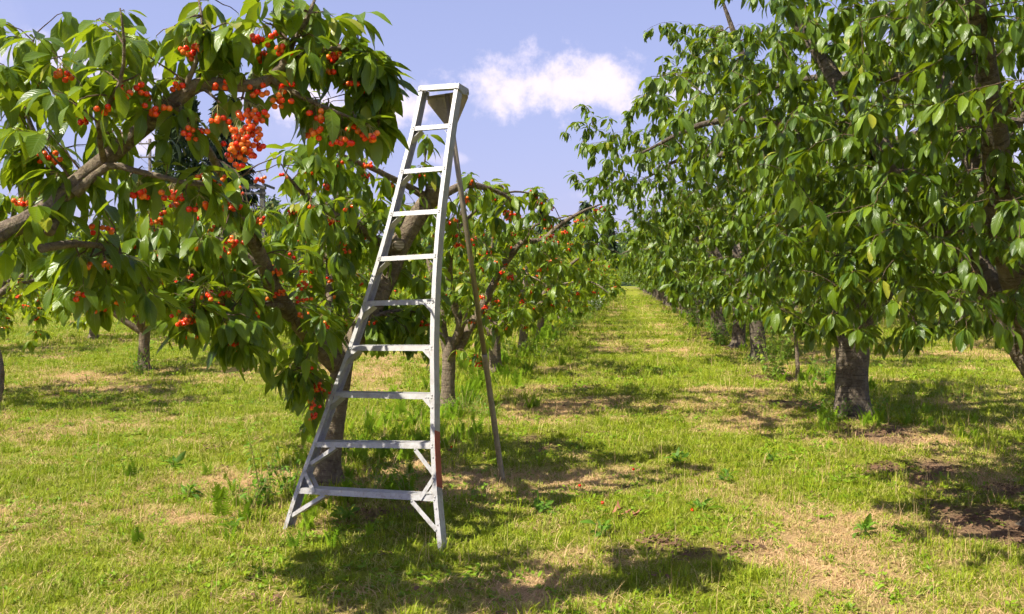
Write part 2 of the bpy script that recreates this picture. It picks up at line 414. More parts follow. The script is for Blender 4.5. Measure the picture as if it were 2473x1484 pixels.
def leaf_mesh(name, arrs, lod, m):
    p, M, l, k, t = arrs; Vs, Ts, Us, Tt = [], [], [], []; off = 0
    for q in range(5):
        sel = np.where(k == q)[0]
        if not len(sel): continue
        tv, tf, tu = TPL[lod][q]
        X = np.einsum('nij,vj->nvi', M[sel], tv) * l[sel][:, None, None] + p[sel][:, None, :]
        Vs.append(X.reshape(-1, 3)); n = len(tv)
        Ts.append((tf[None] + (np.arange(len(sel)) * n)[:, None, None] + off).reshape(-1, 3)); off += n * len(sel)
        Us.append(np.tile(tu, (len(sel), 1))); Tt.append(np.repeat(t[sel], n))
    return mesh_tris(name, np.concatenate(Vs), np.concatenate(Ts), m, True, {'luv': ('FLOAT2', np.concatenate(Us)), 'tint': ('FLOAT', np.concatenate(Tt))})
_single = {}
def single_leaf(k, tq, m):
    key = (k, tq, m.name)
    if key not in _single:
        v, f, u = TPL[0][k]
        _single[key] = mesh_tris('leaf', v, f, m, True, {'luv': ('FLOAT2', u), 'tint': ('FLOAT', np.full(len(v), (tq + .5) / 6))})
    return _single[key]

def rosette(L_, p, tw, g, k, size, droop=(5, 75)):
    a0 = g.uniform(0, 6.28)
    for j in range(k):
        a = a0 + j * 2.4 + g.normal(0, .3); pit = R(g.uniform(*droop))
        d = np.array([math.cos(a) * math.cos(pit), math.sin(a) * math.cos(pit), -math.sin(pit)])
        d = norm(d + .25 * tw)
        up = np.array([0, 0, 1.0]) + .5 * np.array([math.cos(a), math.sin(a), 0]) + g.normal(0, .28, 3)
        L_.add(p, d, norm(up), size * g.uniform(.55, 1.22), int(g.integers(0, 5)), float(np.clip(g.normal(.42, .30), 0, 1)))

SPH = None
def sphere_tpl():
    global SPH
    if SPH is None:
        V = [(0, 0, .94)]; n, mseg = 9, 5
        for i_ in range(1, mseg):
            th = math.pi * i_ / mseg
            for k in range(n):
                ph = 2 * math.pi * k / n; V.append((math.sin(th) * math.cos(ph) * 1.04, math.sin(th) * math.sin(ph) * 1.04, math.cos(th)))
        V.append((0, 0, -.97)); T = []
        for k in range(n): T.append((0, 1 + k, 1 + (k + 1) % n))
        for i_ in range(mseg - 2):
            for k in range(n):
                a, b_ = 1 + i_ * n + k, 1 + i_ * n + (k + 1) % n
                T += [(a, a + n, b_ + n), (a, b_ + n, b_)]
        e = len(V) - 1
        for k in range(n): T.append((e, e - n + (k + 1) % n, e - n + k))
        SPH = np.array(V, float), np.array(T, int)
    return SPH
_cherry = [None] * 4
def cherry_mesh(q):
    if _cherry[q] is None:
        v, t = sphere_tpl(); _cherry[q] = mesh_tris('cherry', v, t, M_cherry, True, {'tint': ('FLOAT', np.full(len(v), (-.15, .25, .6, 1.15)[q]))})
    return _cherry[q]
def make_cluster(p, g, n, spread=1.0, long=1.0):
    """cherries hanging from p: list of (centre, radius, tintindex) and stalk pieces"""
    fr = []
    for j in range(n):
        a = g.uniform(0, 6.28); r = math.sqrt(g.uniform(0, 1)) * .040 * spread
        z = -g.uniform(.038, .070) * long - (g.uniform(0, .02) if n > 6 else 0)
        c = p + np.array([math.cos(a) * r, math.sin(a) * r, z]); rad = g.uniform(.0120, .0142)
        for c2, r2, _ in fr:
            dv = c - c2; dd = np.linalg.norm(dv)
            if dd < (rad + r2) * .9: c = c + dv / (dd + 1e-6) * ((rad + r2) * .9 - dd)
        fr.append((c, rad, int(g.integers(0, 4))))
    return p, fr
def stalk_geo(cl):
    p, fr = cl; parts = []
    for c, r, _ in fr:
        mid = (p + c) / 2 + np.array([(c - p)[0] * .25, (c - p)[1] * .25, .006])
        parts.append(tube([p, mid, c + np.array([0, 0, r * .9])], [.0015, .0012, .0012], 3, cap=False))
    return merge(parts)

# ------------------------------------------------------------------ tree builder
def grow(limbs, attract, g, rmin=.0022, limb_pen=0.0, maxlen=1.4):
    """limbs: list of (points, radii). attract: (n,3). returns limb lines and twig lines"""
    lines = [smooth_line(p, r) for p, r in limbs]
    nodes = np.concatenate([l[0] for l in lines[1:]] if len(lines) > 1 else [lines[0][0]])
    nrad = np.concatenate([l[1] for l in lines[1:]] if len(lines) > 1 else [lines[0][1]])
    A = np.asarray(attract); d0 = np.array([np.min(np.linalg.norm(nodes - a, axis=1)) for a in A]) if len(A) else np.zeros(0)
    twigs = []
    for ai in np.argsort(d0):
        a = A[ai]; dv = a - nodes; dist = np.linalg.norm(dv, axis=1)
        cost = dist + .35 * np.clip(nodes[:, 2] - a[2], 0, None) * 0 + .25 * (nrad < .005)
        j = int(np.argmin(cost)); L0 = dist[j]
        if L0 < .05: 
            L0 = .05
        s = nodes[j]
        mid = s + (a - s) * .5 + np.array([0, 0, .14 * L0]) + g.normal(0, .05 * L0, 3)
        n = max(4, int(L0 / .07) + 2); t = np.linspace(0, 1, n)[:, None]
        line = (1 - t) ** 2 * s + 2 * t * (1 - t) * mid + t ** 2 * a
        line[1:-1] += g.normal(0, .006, (n - 2, 3))
        r0 = min(nrad[j] * .7, .0035 + .0085 * L0); rr = np.linspace(max(r0, rmin), rmin * .8, n)
        twigs.append((line, rr)); nodes = np.concatenate([nodes, line[1:]]); nrad = np.concatenate([nrad, rr[1:]])
    return lines, twigs

def dress(twigs, g, size=.14, gap=.10, k=(4, 7), fruit=.12, shoot=.25, extra=()):
    Lv = Leaves(); cl = []
    for line, rr in twigs:
        seg = np.linalg.norm(np.diff(line, axis=0), axis=1); tot = seg.sum(); cum = np.concatenate([[0], np.cumsum(seg)])
        tipdir = norm(line[-1] - line[-2])
        n = max(1, int(tot * .8 / gap)); is_shoot = g.random() < shoot
        for s in np.linspace(tot * .22, tot, n + 1):
            q = min(len(line) - 2, max(0, int(np.searchsorted(cum, s) - 1))); f = (s - cum[q]) / (seg[q] + 1e-9)
            p = line[q] + (line[q + 1] - line[q]) * min(1, f); tw = norm(line[q + 1] - line[q])
            if is_shoot:
                for e in range(3):
                    rosette(Lv, p + tw * g.uniform(-.04, .04), tw, g, 1, size * 1.05, (25, 80))
            else:
                rosette(Lv, p, tw, g, int(g.integers(k[0], k[1] + 1)), size)
            if g.random() < fruit:
                cl.append(make_cluster(p, g, int(g.integers(3, 9))))
        rosette(Lv, line[-1], tipdir, g, int(g.integers(k[0], k[1] + 1)), size * .9, (-5, 70))
    return Lv, cl

def tree_object(name, base, lines, twigs, Lv, cls, leafmat, barkmat, lod=0, singles=0, trunk_sides=18, nfruit=0, jit=.05, local=True):
    root = empty(name, base); b0 = np.asarray(base, float)
    V, T, U = tube(lines[0][0] - b0, lines[0][1], trunk_sides, jit, True, 3)
    z0 = np.clip(1 - V[:, 2] / .26, 0, 1.3); cxy = np.array([np.interp(V[:, 2], lines[0][0][:, 2] - b0[2], lines[0][0][:, q] - b0[q]) for q in (0, 1)]).T
    th = np.arctan2(V[:, 1] - cxy[:, 1], V[:, 0] - cxy[:, 0]); lob = 1 + z0 ** 2 * (.12 + .30 * np.clip(np.sin(5 * th + b0[1]) + .4 * np.sin(3 * th + 1), 0, 1.3))
    V[:, :2] = cxy + (V[:, :2] - cxy) * lob[:, None]
    add('trunk', mesh_tris('trunk', V, T, barkmat, True, {'luv': ('FLOAT2', U)}), root)
    if len(lines) > 1:
        if singles:
            for ln, rd in lines[1:]:
                V, T, U = tube(ln - b0, rd, 12, .07, True, 5); add('branch', mesh_tris('branch', V, T, barkmat, True, {'luv': ('FLOAT2', U)}), root)
        else:
            V, T, U = merge([tube(ln[::2] - b0, rd[::2], 7, 0) for ln, rd in lines[1:]])
            add('branches', mesh_tris('branches', V, T, barkmat, True, {'luv': ('FLOAT2', U)}), root)
    if twigs:
        V, T, U = merge([tube(ln - b0, rd, 5 if lod == 0 else 3, 0, False) for ln, rd in twigs])
        o = add('twigs', mesh_tris('twigs', V, T, M_twig, True, {'luv': ('FLOAT2', U)}), root); o['kind'] = 'stuff'
    p, M, l, k, t = Lv.arrays(); p = p - b0
    keep = np.ones(len(p), bool)
    if singles:
        w = p + b0; mid = w + M[:, :, 1] * (l * .6)[:, None]
        px = CX + F * mid[:, 0] / mid[:, 1]; py = HY - F * (mid[:, 2] - EYE) / mid[:, 1]
        inside = (px > 20) & (px < 2450) & (py > 10) & (py < 1470) & (mid[:, 1] > .5)
        # apparent area towards the lens
        vd = norm(mid - np.array([0, 0, EYE])); face = np.abs(np.einsum('ni,ni->n', M[:, :, 2], vd))
        score = np.where(inside, (.25 + face) * (l / mid[:, 1]) ** 2, 0)
        # prefer the outer layer on the camera side: drop leaves with another leaf close in front
        order = np.argsort(-score)[:singles * 4]
        cell = {}; chosen = []
        for i_ in sorted(order, key=lambda q: mid[q, 1]):
            c = (int(px[i_] // 9), int(py[i_] // 9))
            if c in cell: continue
            cell[c] = 1; chosen.append(i_)
        chosen = sorted(chosen, key=lambda q: -score[q])[:singles]
        for i_ in chosen:
            o = add('leaf', single_leaf(int(k[i_]), int(min(5, t[i_] * 6)), leafmat), root)
            mm = Matrix([list(M[i_][r] * l[i_]) + [p[i_][r]] for r in range(3)] + [[0, 0, 0, 1]]); o.matrix_local = mm
            keep[i_] = False
    if keep.any():
        o = add('crown', leaf_mesh('crown', (p[keep], M[keep], l[keep], k[keep], t[keep]), lod, leafmat), root); o['kind'] = 'stuff'
    if cls:
        def vis(c):
            w = c[0]; return (len(c[1]) / w[1] ** 2) if w[1] > 0 else 0
        cs = sorted(cls, key=lambda c: -vis(c)); used = 0; rest = []
        for c in cs:
            if used + len(c[1]) <= nfruit:
                used += len(c[1])
                sv_, st_, su_ = stalk_geo((c[0] - b0, [(q - b0, r, ti) for q, r, ti in c[1]]))
                co = add('cherry_cluster', mesh_tris('cherry_cluster', sv_, st_, M_stalk), root)
                for q, r, ti in c[1]:
                    ch = add('cherry', cherry_mesh(ti), co); ch.location = q - b0; ch.scale = (r, r, r); ch.rotation_euler = (0, 0, used)
            else: rest.append(c)
        if rest:
            sv0, st0 = sphere_tpl(); Vs, Ts, Tt = [], [], []; off = 0
            for c in rest:
                for q, r, ti in c[1]:
                    Vs.append(sv0 * r + q - b0); Ts.append(st0 + off); off += len(sv0); Tt.append(np.full(len(sv0), (-.15, .25, .6, 1.15)[ti]))
            o = add('cherries', mesh_tris('cherries', np.concatenate(Vs), np.concatenate(Ts), M_cherry, True, {'tint': ('FLOAT', np.concatenate(Tt))}), root); o['kind'] = 'stuff'
            if lod == 0:
                V, T, U = merge([stalk_geo((c[0] - b0, [(q - b0, r, ti) for q, r, ti in c[1]])) for c in rest])
                o = add('cherry_stalks', mesh_tris('cherry_stalks', V, T, M_stalk), root); o['kind'] = 'stuff'
    return root
def flare(base, top_pts, r):
    """trunk control points with root flare below ground"""
    b_ = np.asarray(base, float)
    pts = [b_ + (0, 0, -.12), b_ + (0, 0, .02), b_ + (0, 0, .14)] + top_pts
    return pts
def in_poly(x, y, poly):
    c = False; j = len(poly) - 1
    for i_ in range(len(poly)):
        xi, yi = poly[i_]; xj, yj = poly[j]
        if (yi > y) != (yj > y) and x < (xj - xi) * (y - yi) / (yj - yi) + xi: c = not c
        j = i_
    return c
def sample_poly(poly, n, dfun, g):
    xs = [p[0] for p in poly]; ys = [p[1] for p in poly]; out_ = []
    while len(out_) < n:
        x = g.uniform(min(xs), max(xs)); y = g.uniform(min(ys), max(ys))
        if in_poly(x, y, poly):
            q = P(x, y, dfun(x, y, g))
            if q[2] > .35: out_.append(q)
    return out_
def copy_tree(src, name, loc, rz, sc):
    r = src.copy(); COL.objects.link(r); r.name = name; r.location = loc; r.rotation_euler = (0, 0, rz); r.scale = (sc[0], sc[0], sc[1])
    for ch in list(src.children):
        c = ch.copy(); COL.objects.link(c); c.parent = r
        for g_ in list(ch.children):
            d = g_.copy(); COL.objects.link(d); d.parent = c
    return r
def PL(lst): return [P(*a) for a in lst]

LADDER_OUTLINE = [(1000, 195), (1135, 195), (1110, 500), (1085, 800), (1095, 1320), (670, 1320), (735, 1100), (785, 947), (865, 720)]
def thinning(hand, gaps, boughs, g, ladder_clear=False):
    """fruit hangs on the outside of the crown, some boughs are bare, and the crown has open gaps"""
    def fn(px, py, d):
        keep = np.ones(len(px), bool)
        for x, y, D_, n in hand:
            s_ = F / D_; keep &= ~((np.hypot(px - x, (py - y - .045 * s_) * .8) < (.044 + .0028 * n) * s_) & (d < D_ + .03))
        for x, y, r in gaps: keep &= ~((np.hypot(px - x, py - y) < r) & (g.random(len(px)) < .93))
        for pts, w in boughs:
            for (x0, y0, d0), (x1, y1, d1) in zip(pts[:-1], pts[1:]):
                t = np.clip(((px - x0) * (x1 - x0) + (py - y0) * (y1 - y0)) / ((x1 - x0) ** 2 + (y1 - y0) ** 2), 0, 1)
                keep &= ~((np.hypot(px - x0 - t * (x1 - x0), py - y0 - t * (y1 - y0)) < w) & (d < d0 + (d1 - d0) * t + .05) & (g.random(len(px)) < .85))
        if ladder_clear: keep &= ~np.array([in_poly(a, c, LADDER_OUTLINE) for a, c in zip(px, py)]) | (d > 7.0)
        return keep
    return fn
# ---- nearest left tree, behind the ladder
def tree_behind_ladder():
    g = np.random.default_rng(11)
    base = ground_at(790, 1168); D = base[1]
    trunk = flare(base, PL([(800, 1060, D), (815, 960, D - .02), (826, 885, D - .05), (838, 835, D - .02)]), .1)
    limbs = [(trunk, [.150, .118, .102, .092, .086, .086, .07]),
        (PL([(826, 900, D), (775, 845, D - .25), (722, 782, D - .55), (680, 728, D - .8), (652, 680, D - 1.0), (630, 620, D - 1.15), (598, 560, D - 1.3), (560, 495, D - 1.5), (530, 420, D - 1.7), (505, 365, D - 1.9), (470, 318, D - 2.1)]),
            [.075, .072, .066, .062, .058, .05, .044, .034, .028, .022, .014]),
        (PL([(836, 860, D), (868, 800, D + .0), (905, 735, D + .05), (938, 665, D + .1), (965, 592, D + .1), (1000, 535, D + .1), (1040, 478, D + .12), (1052, 462, D + .12)]),
            [.08, .082, .08, .08, .084, .08, .078, .07]),
        (PL([(1030, 490, D + .12), (1075, 468, D + .2), (1120, 448, D + .3), (1165, 452, D + .4), (1215, 470, D + .5), (1250, 500, D + .6)]), [.05, .036, .032, .026, .016, .008]),
        (PL([(1035, 480, D + .12), (985, 450, D - .1), (940, 428, D - .3), (890, 402, D - .5), (845, 385, D - .7), (790, 350, D - .8)]), [.035, .026, .024, .022, .016, .008]),
        (PL([(1020, 500, D + .1), (1018, 440, D), (1026, 390, D - .05), (1030, 335, D - .05)]), [.016, .010, .007, .004]),
        (PL([(955, 610, D + .1), (905, 580, D - .1), (860, 545, D - .3), (800, 515, D - .6), (735, 470, D - .8), (690, 420, D - .9)]), [.04, .034, .03, .025, .018, .008]),
        (PL([(690, 740, D - .75), (645, 735, D - 1.1), (590, 740, D - 1.6), (540, 760, D - 2.0), (470, 735, D - 2.3)]), [.026, .022, .018, .012, .006]),
        (PL([(645, 670, D - 1.0), (570, 600, D - 1.1), (500, 575, D - 1.2), (420, 560, D - 1.2), (340, 545, D - 1.1)]), [.034, .028, .024, .016, .008]),
        (PL([(815, 960, D), (790, 940, D - .35), (760, 900, D - .8), (725, 890, D - 1.15)]), [.022, .016, .012, .006]),
        (PL([(850, 830, D), (900, 770, D - .05), (960, 750, D + .1), (1010, 755, D + .2)]), [.026, .02, .014, .006]),
        (PL([(775, 845, D - .25), (790, 770, D + .2), (796, 690, D + .5), (793, 620, D + .8), (770, 520, D + 1.0)]), [.04, .04, .036, .03, .018]),
        (PL([(545, 470, D - 1.55), (500, 447, D - 1.7), (440, 440, D - 1.9), (380, 470, D - 2.1)]), [.02, .016, .012, .006])]
    polyA = [(300, 470), (400, 500), (520, 480), (560, 420), (630, 500), (700, 440), (655, 375), (700, 355), (770, 350), (830, 385), (900, 430), (970, 415), (1060, 500),
             (1060, 800), (1035, 850), (960, 800), (905, 830), (868, 800), (832, 850), (800, 950), (770, 1000), (735, 985), (700, 930), (690, 850), (640, 800), (590, 860), (535, 835), (490, 745), (440, 800), (395, 720), (300, 735)]
    def dA(x, y, g):
        if x > 850: return D + g.uniform(-.35, 1.3)
        if y > 840: return D + g.uniform(-1.3, -.2)
        lo = -2.3 if x < 620 else -1.5
        return D + g.uniform(lo, 1.5)
    att = sample_poly(polyA, 265, dA, g)
    att += sample_poly([(300, 560), (420, 590), (520, 620), (500, 740), (430, 760), (300, 735)], 34, lambda x, y, g: g.uniform(4.9, 6.6), g)
    # shoots that shape the outline
    att += PL([(1032, 325, D - .05), (1010, 400, D - .05), (1045, 405, D), (925, 330, D - .6), (660, 375, D - .9), (700, 362, D - .8), (745, 350, D - .7), (785, 395, D - .6), (835, 420, D - .6),
               (880, 440, D - .5), (930, 405, D - .4), (1240, 470, D + .55), (1175, 450, D + .4), (1130, 425, D + .3), (1200, 520, D + .5), (690, 900, D - 1.2), (720, 930, D - 1.1), (765, 960, D - .9), (760, 1010, D - .8),
               (455, 790, D - 2.3), (430, 770, D - 2.3), (480, 770, D - 2.2), (590, 830, D - 2.0), (560, 815, D - 2.0), (630, 800, D - 1.6), (440, 730, D - 2.2), (755, 1015, D - .75), (700, 880, D - 1.2),
               (960, 770, D + .1), (1000, 765, D + .15), (930, 785, D), (900, 760, D - .1), (1040, 800, D + .2), (985, 800, D + .15), (640, 850, D - 1.5), (600, 800, D - 1.9), (535, 800, D - 2.0)])
    hand = [(568, 562, D - 1.9, 14), (735, 668, D - 1.0, 9), (733, 700, D - 1.0, 7), (738, 640, D - 1.0, 5), (455, 752, D - 2.3, 9), (563, 808, D - 2.0, 5), (632, 515, D - 1.2, 6), (517, 532, D - 1.5, 4),
            (550, 483, D - 1.6, 6), (535, 410, D - 1.75, 8), (478, 465, D - 1.9, 7), (415, 442, D - 2.0, 14), (418, 470, D - 2.0, 8), (335, 430, D - 2.0, 4), (380, 512, D - 1.5, 6), (500, 690, D - 1.6, 4), (545, 690, D - 1.8, 6),
            (455, 650, D - 1.8, 4), (395, 660, D - 1.5, 4), (430, 735, D - 2.1, 4), (670, 640, D - 1.1, 5), (700, 600, D - .9, 4), (825, 570, D - .5, 5), (800, 520, D - .6, 4), (770, 920, D - .9, 6), (760, 950, D - .85, 6), (757, 985, D - .8, 5),
            (832, 590, D - .4, 4), (798, 660, D - .2, 4), (1110, 580, D + .4, 4), (1100, 555, D + .4, 4), (1135, 575, D + .4, 5), (1125, 470, D + .3, 3), (1230, 500, D + .55, 6), (795, 435, D - .7, 4), (820, 380, D - .6, 3), (570, 480, D - 1.6, 5), (470, 510, D - 1.7, 4)]
    att += [P(x, y - 4, d) for x, y, d, n in hand]
    lines, twigs = grow(limbs, np.array(att), g)
    Lv, cl = dress(twigs, g, .160, .135, (4, 7), .16, .12)
    Lv.prune(thinning(hand, [(640, 440, 42), (690, 410, 30), (620, 395, 30), (905, 375, 26), (980, 350, 40), (1080, 400, 30), (600, 475, 26), (355, 372, 32)],
                      [([(720, 785, D - .55), (680, 728, D - .8), (630, 620, D - 1.15)], 24), ([(905, 735, D), (965, 592, D + .1), (1040, 478, D + .1)], 34), ([(700, 850, D - .4), (720, 785, D - .55)], 20), ([(800, 1060, D), (815, 960, D)], 26),
                       ([(895, 402, D - .5), (960, 440, D - .2)], 14), ([(795, 690, D + .5), (793, 620, D + .8)], 14), ([(1075, 468, D + .2), (1165, 452, D + .4)], 16)], g, True))
    for x, y, d, n in hand: cl.append(make_cluster(P(x, y, d), g, n, 1.0 + .05 * n))
    t = tree_object('cherry_tree', base, lines, twigs, Lv, cl, M_leaf, M_bark, 0, 300, 20, 280)
    setp(t, 'fruiting cherry tree with forked trunk standing right behind the ladder', 'tree', 'cherry trees of the left row')
    # sawn limb stubs
    for (x, y, d), r, nv in (((1046, 462, D + .05), .062, (.05, -.75, .75)), ((962, 592, D + .02), .055, (.25, -1, -.05))):
        c = P(x, y, d) - base; nv = norm(np.array(nv))
        V, T, U = tube([c - nv * .10, c - nv * .03, c + nv * .025, c + nv * .055], [r * 1.2, r * 1.12, r, r * .93], 14, .08)
        s_ = add('branch_stub', mesh_tris('branch_stub', V, T, M_bark, True, {'luv': ('FLOAT2', U)}), t)
        V, T, U = tube([c + nv * .05, c + nv * .060], [r * .80, r * .76], 14)
        add('cut_face', mesh_tris('cut_face', V, T, M_cut, False), s_)
    return t
tree_behind_ladder()

# ---- tree left of the camera whose boughs reach into the picture
def tree_near_left():
    g = np.random.default_rng(23)
    base = row_pt(-2.45, 3.05)
    tr = flare(base, [base + (.02, 0, .5), base + (.05, .03, .95)], .1)
    j = base + np.array([.05, .03, .9])
    limbs = [(tr, [.15, .12, .10, .09, .085]),
        ([j, j + np.array([.12, .25, .35])] + PL([(-90, 640, 3.55), (90, 520, 3.8), (205, 425, 3.92), (310, 340, 3.95), (372, 288, 3.95), (430, 238, 3.95), (478, 206, 3.95), (530, 204, 3.95), (585, 208, 3.95), (625, 203, 3.98), (655, 188, 4.0), (690, 150, 4.0), (705, 105, 4.0), (735, 60, 4.0), (760, 0, 4.0)]),
            [.06, .05, .044, .040, .038, .036, .035, .034, .032, .029, .028, .026, .024, .02, .016, .012, .006]),
        (PL([(650, 190, 4.0), (700, 218, 4.0), (740, 240, 4.0), (790, 262, 4.02), (860, 290, 4.05)]), [.018, .013, .011, .009, .005]),
        (PL([(180, 470, 3.85), (260, 402, 3.9), (322, 412, 3.9), (400, 430, 3.9), (450, 443, 3.9), (500, 448, 3.9)]), [.022, .016, .013, .012, .010, .006]),
        (PL([(690, 150, 4.0), (760, 125, 4.1), (830, 118, 4.2), (890, 140, 4.25), (915, 190, 4.3), (918, 260, 4.3), (910, 330, 4.3)]), [.014, .012, .010, .009, .008, .006, .004]),
        (PL([(432, 240, 3.95), (470, 160, 3.9), (490, 80, 3.9), (480, 0, 3.9)]), [.014, .011, .008, .005]),
        (PL([(250, 385, 3.9), (240, 300, 3.7), (290, 200, 3.6), (300, 110, 3.55), (290, 20, 3.5)]), [.014, .010, .008, .006, .003]),
        (PL([(120, 560, 3.75), (150, 480, 4.1), (110, 380, 4.3), (60, 250, 4.4), (80, 100, 4.5)]), [.022, .018, .014, .009, .005]),
        (PL([(100, 600, 3.75), (180, 590, 4.0), (260, 600, 4.3), (310, 640, 4.5), (370, 680, 4.6)]), [.02, .016, .012, .008, .004]),
        (PL([(480, 207, 3.95), (505, 225, 3.92), (530, 248, 3.9)]), [.010, .007, .004]),
        (PL([(430, 240, 3.95), (440, 275, 3.9), (458, 300, 3.88)]), [.010, .007, .004]),
        (PL([(590, 208, 3.95), (588, 225, 3.95), (583, 242, 3.95)]), [.007, .005, .004]),
        (PL([(400, 262, 3.95), (398, 330, 3.95), (397, 400, 3.95)]), [.010, .008, .004])]
    att = []
    boxes = [((-30, 20, 320, 320), 34, (3.5, 4.6)), ((-30, 300, 300, 640), 32, (3.7, 4.7)), ((310, 10, 500, 150), 8, (3.7, 4.2)), ((500, -20, 760, 150), 16, (3.8, 4.2)), ((760, 20, 900, 150), 14, (4.0, 4.4)), ((690, 175, 860, 300), 11, (4.1, 4.6)),
             ((885, 120, 932, 330), 20, (4.2, 4.5)), ((845, 130, 900, 300), 9, (4.2, 4.5)), ((20, 600, 310, 730), 7, (3.9, 4.6)), ((310, 395, 420, 440), 3, (3.85, 4.0)), ((200, 560, 390, 735), 14, (4.2, 4.9))]
    for (x0, y0, x1, y1), n, (d0, d1) in boxes:
        att += [P(g.uniform(x0, x1), g.uniform(y0, y1), g.uniform(d0, d1)) for _ in range(n)]
    att += PL([(330, 220, 3.8), (350, 205, 3.85), (395, 190, 3.9), (370, 240, 3.8), (345, 265, 3.82), (440, 255, 3.9), (470, 300, 3.88), (535, 250, 3.9), (560, 235, 3.92), (555, 170, 3.9), (590, 180, 3.9), (690, 215, 4.0), (700, 235, 4.0),
               (640, 170, 3.95), (760, 235, 4.0), (830, 280, 4.05), (870, 290, 4.05), (890, 300, 4.05), (500, 400, 3.9), (470, 420, 3.9), (450, 470, 3.9), (510, 455, 3.9), (355, 300, 3.95), (400, 330, 3.95)])
    hand = [(380, 232, 3.82, 9), (525, 252, 3.9, 8), (474, 285, 3.88, 10), (688, 212, 4.0, 9), (765, 248, 4.02, 8), (758, 290, 4.02, 8), (826, 312, 4.05, 10), (886, 302, 4.05, 6), (530, 178, 3.92, 4), (612, 178, 3.95, 5), (338, 182, 3.75, 4),
            (845, 178, 4.2, 6), (600, 246, 3.93, 13), (625, 252, 3.93, 9), (592, 275, 3.93, 12), (610, 290, 3.94, 12), (600, 310, 3.94, 12), (575, 318, 3.94, 12), (588, 330, 3.94, 10), (572, 345, 3.94, 6), (566, 368, 3.94, 3), (568, 352, 3.95, 4), (700, 182, 4.0, 5),
            (415, 440, 3.9, 9), (480, 470, 3.9, 6), (338, 438, 3.88, 4), (120, 350, 4.2, 9), (200, 250, 4.0, 9), (60, 460, 4.3, 8), (240, 520, 4.2, 8), (450, 90, 3.9, 7), (640, 60, 4.0, 9), (800, 110, 4.2, 7), (150, 150, 4.0, 8)]
    att += [P(x, y - 3, d) for x, y, d, n in hand if not (560 < x < 640 and 270 < y < 375)]
    limbs.append((PL([(586, 235, 3.95), (606, 262, 3.95), (602, 300, 3.95), (584, 330, 3.95), (566, 362, 3.95)]), [.005, .005, .0045, .004, .003]))
    lines, twigs = grow(limbs, np.array(att), g)
    # the fruit-laden spur carries few leaves
    Lv, cl = dress(twigs, g, .148, .155, (3, 6), .08, .10)
    Lv.prune(thinning(hand, [(665, 305, 62), (690, 365, 60), (640, 400, 55), (500, 232, 24), (432, 205, 20), (355, 365, 36), (810, 230, 34), (560, 225, 22), (650, 255, 26), (905, 400, 34), (840, 410, 40), (560, 410, 30), (425, 330, 24), (1000, 250, 58), (830, 230, 16)],
                      [([(200, 430, 3.9), (310, 340, 3.95), (430, 238, 3.95), (478, 206, 3.95)], 25), ([(478, 206, 3.95), (585, 208, 3.95), (655, 188, 4.0)], 16), ([(655, 190, 4.0), (740, 240, 4.0), (800, 265, 4.0)], 11), ([(322, 412, 3.9), (500, 448, 3.9)], 12)], g))
    for x, y, d, n in hand: cl.append(make_cluster(P(x, y, d), g, n, 1.0 + .045 * n))
    t = tree_object('cherry_tree', base, lines, twigs, Lv, cl, M_leaf, M_bark, 0, 300, 20, 290)
    setp(t, 'nearest cherry tree at the left edge, its lichened bough heavy with red cherries', 'tree', 'cherry trees of the left row')
tree_near_left()

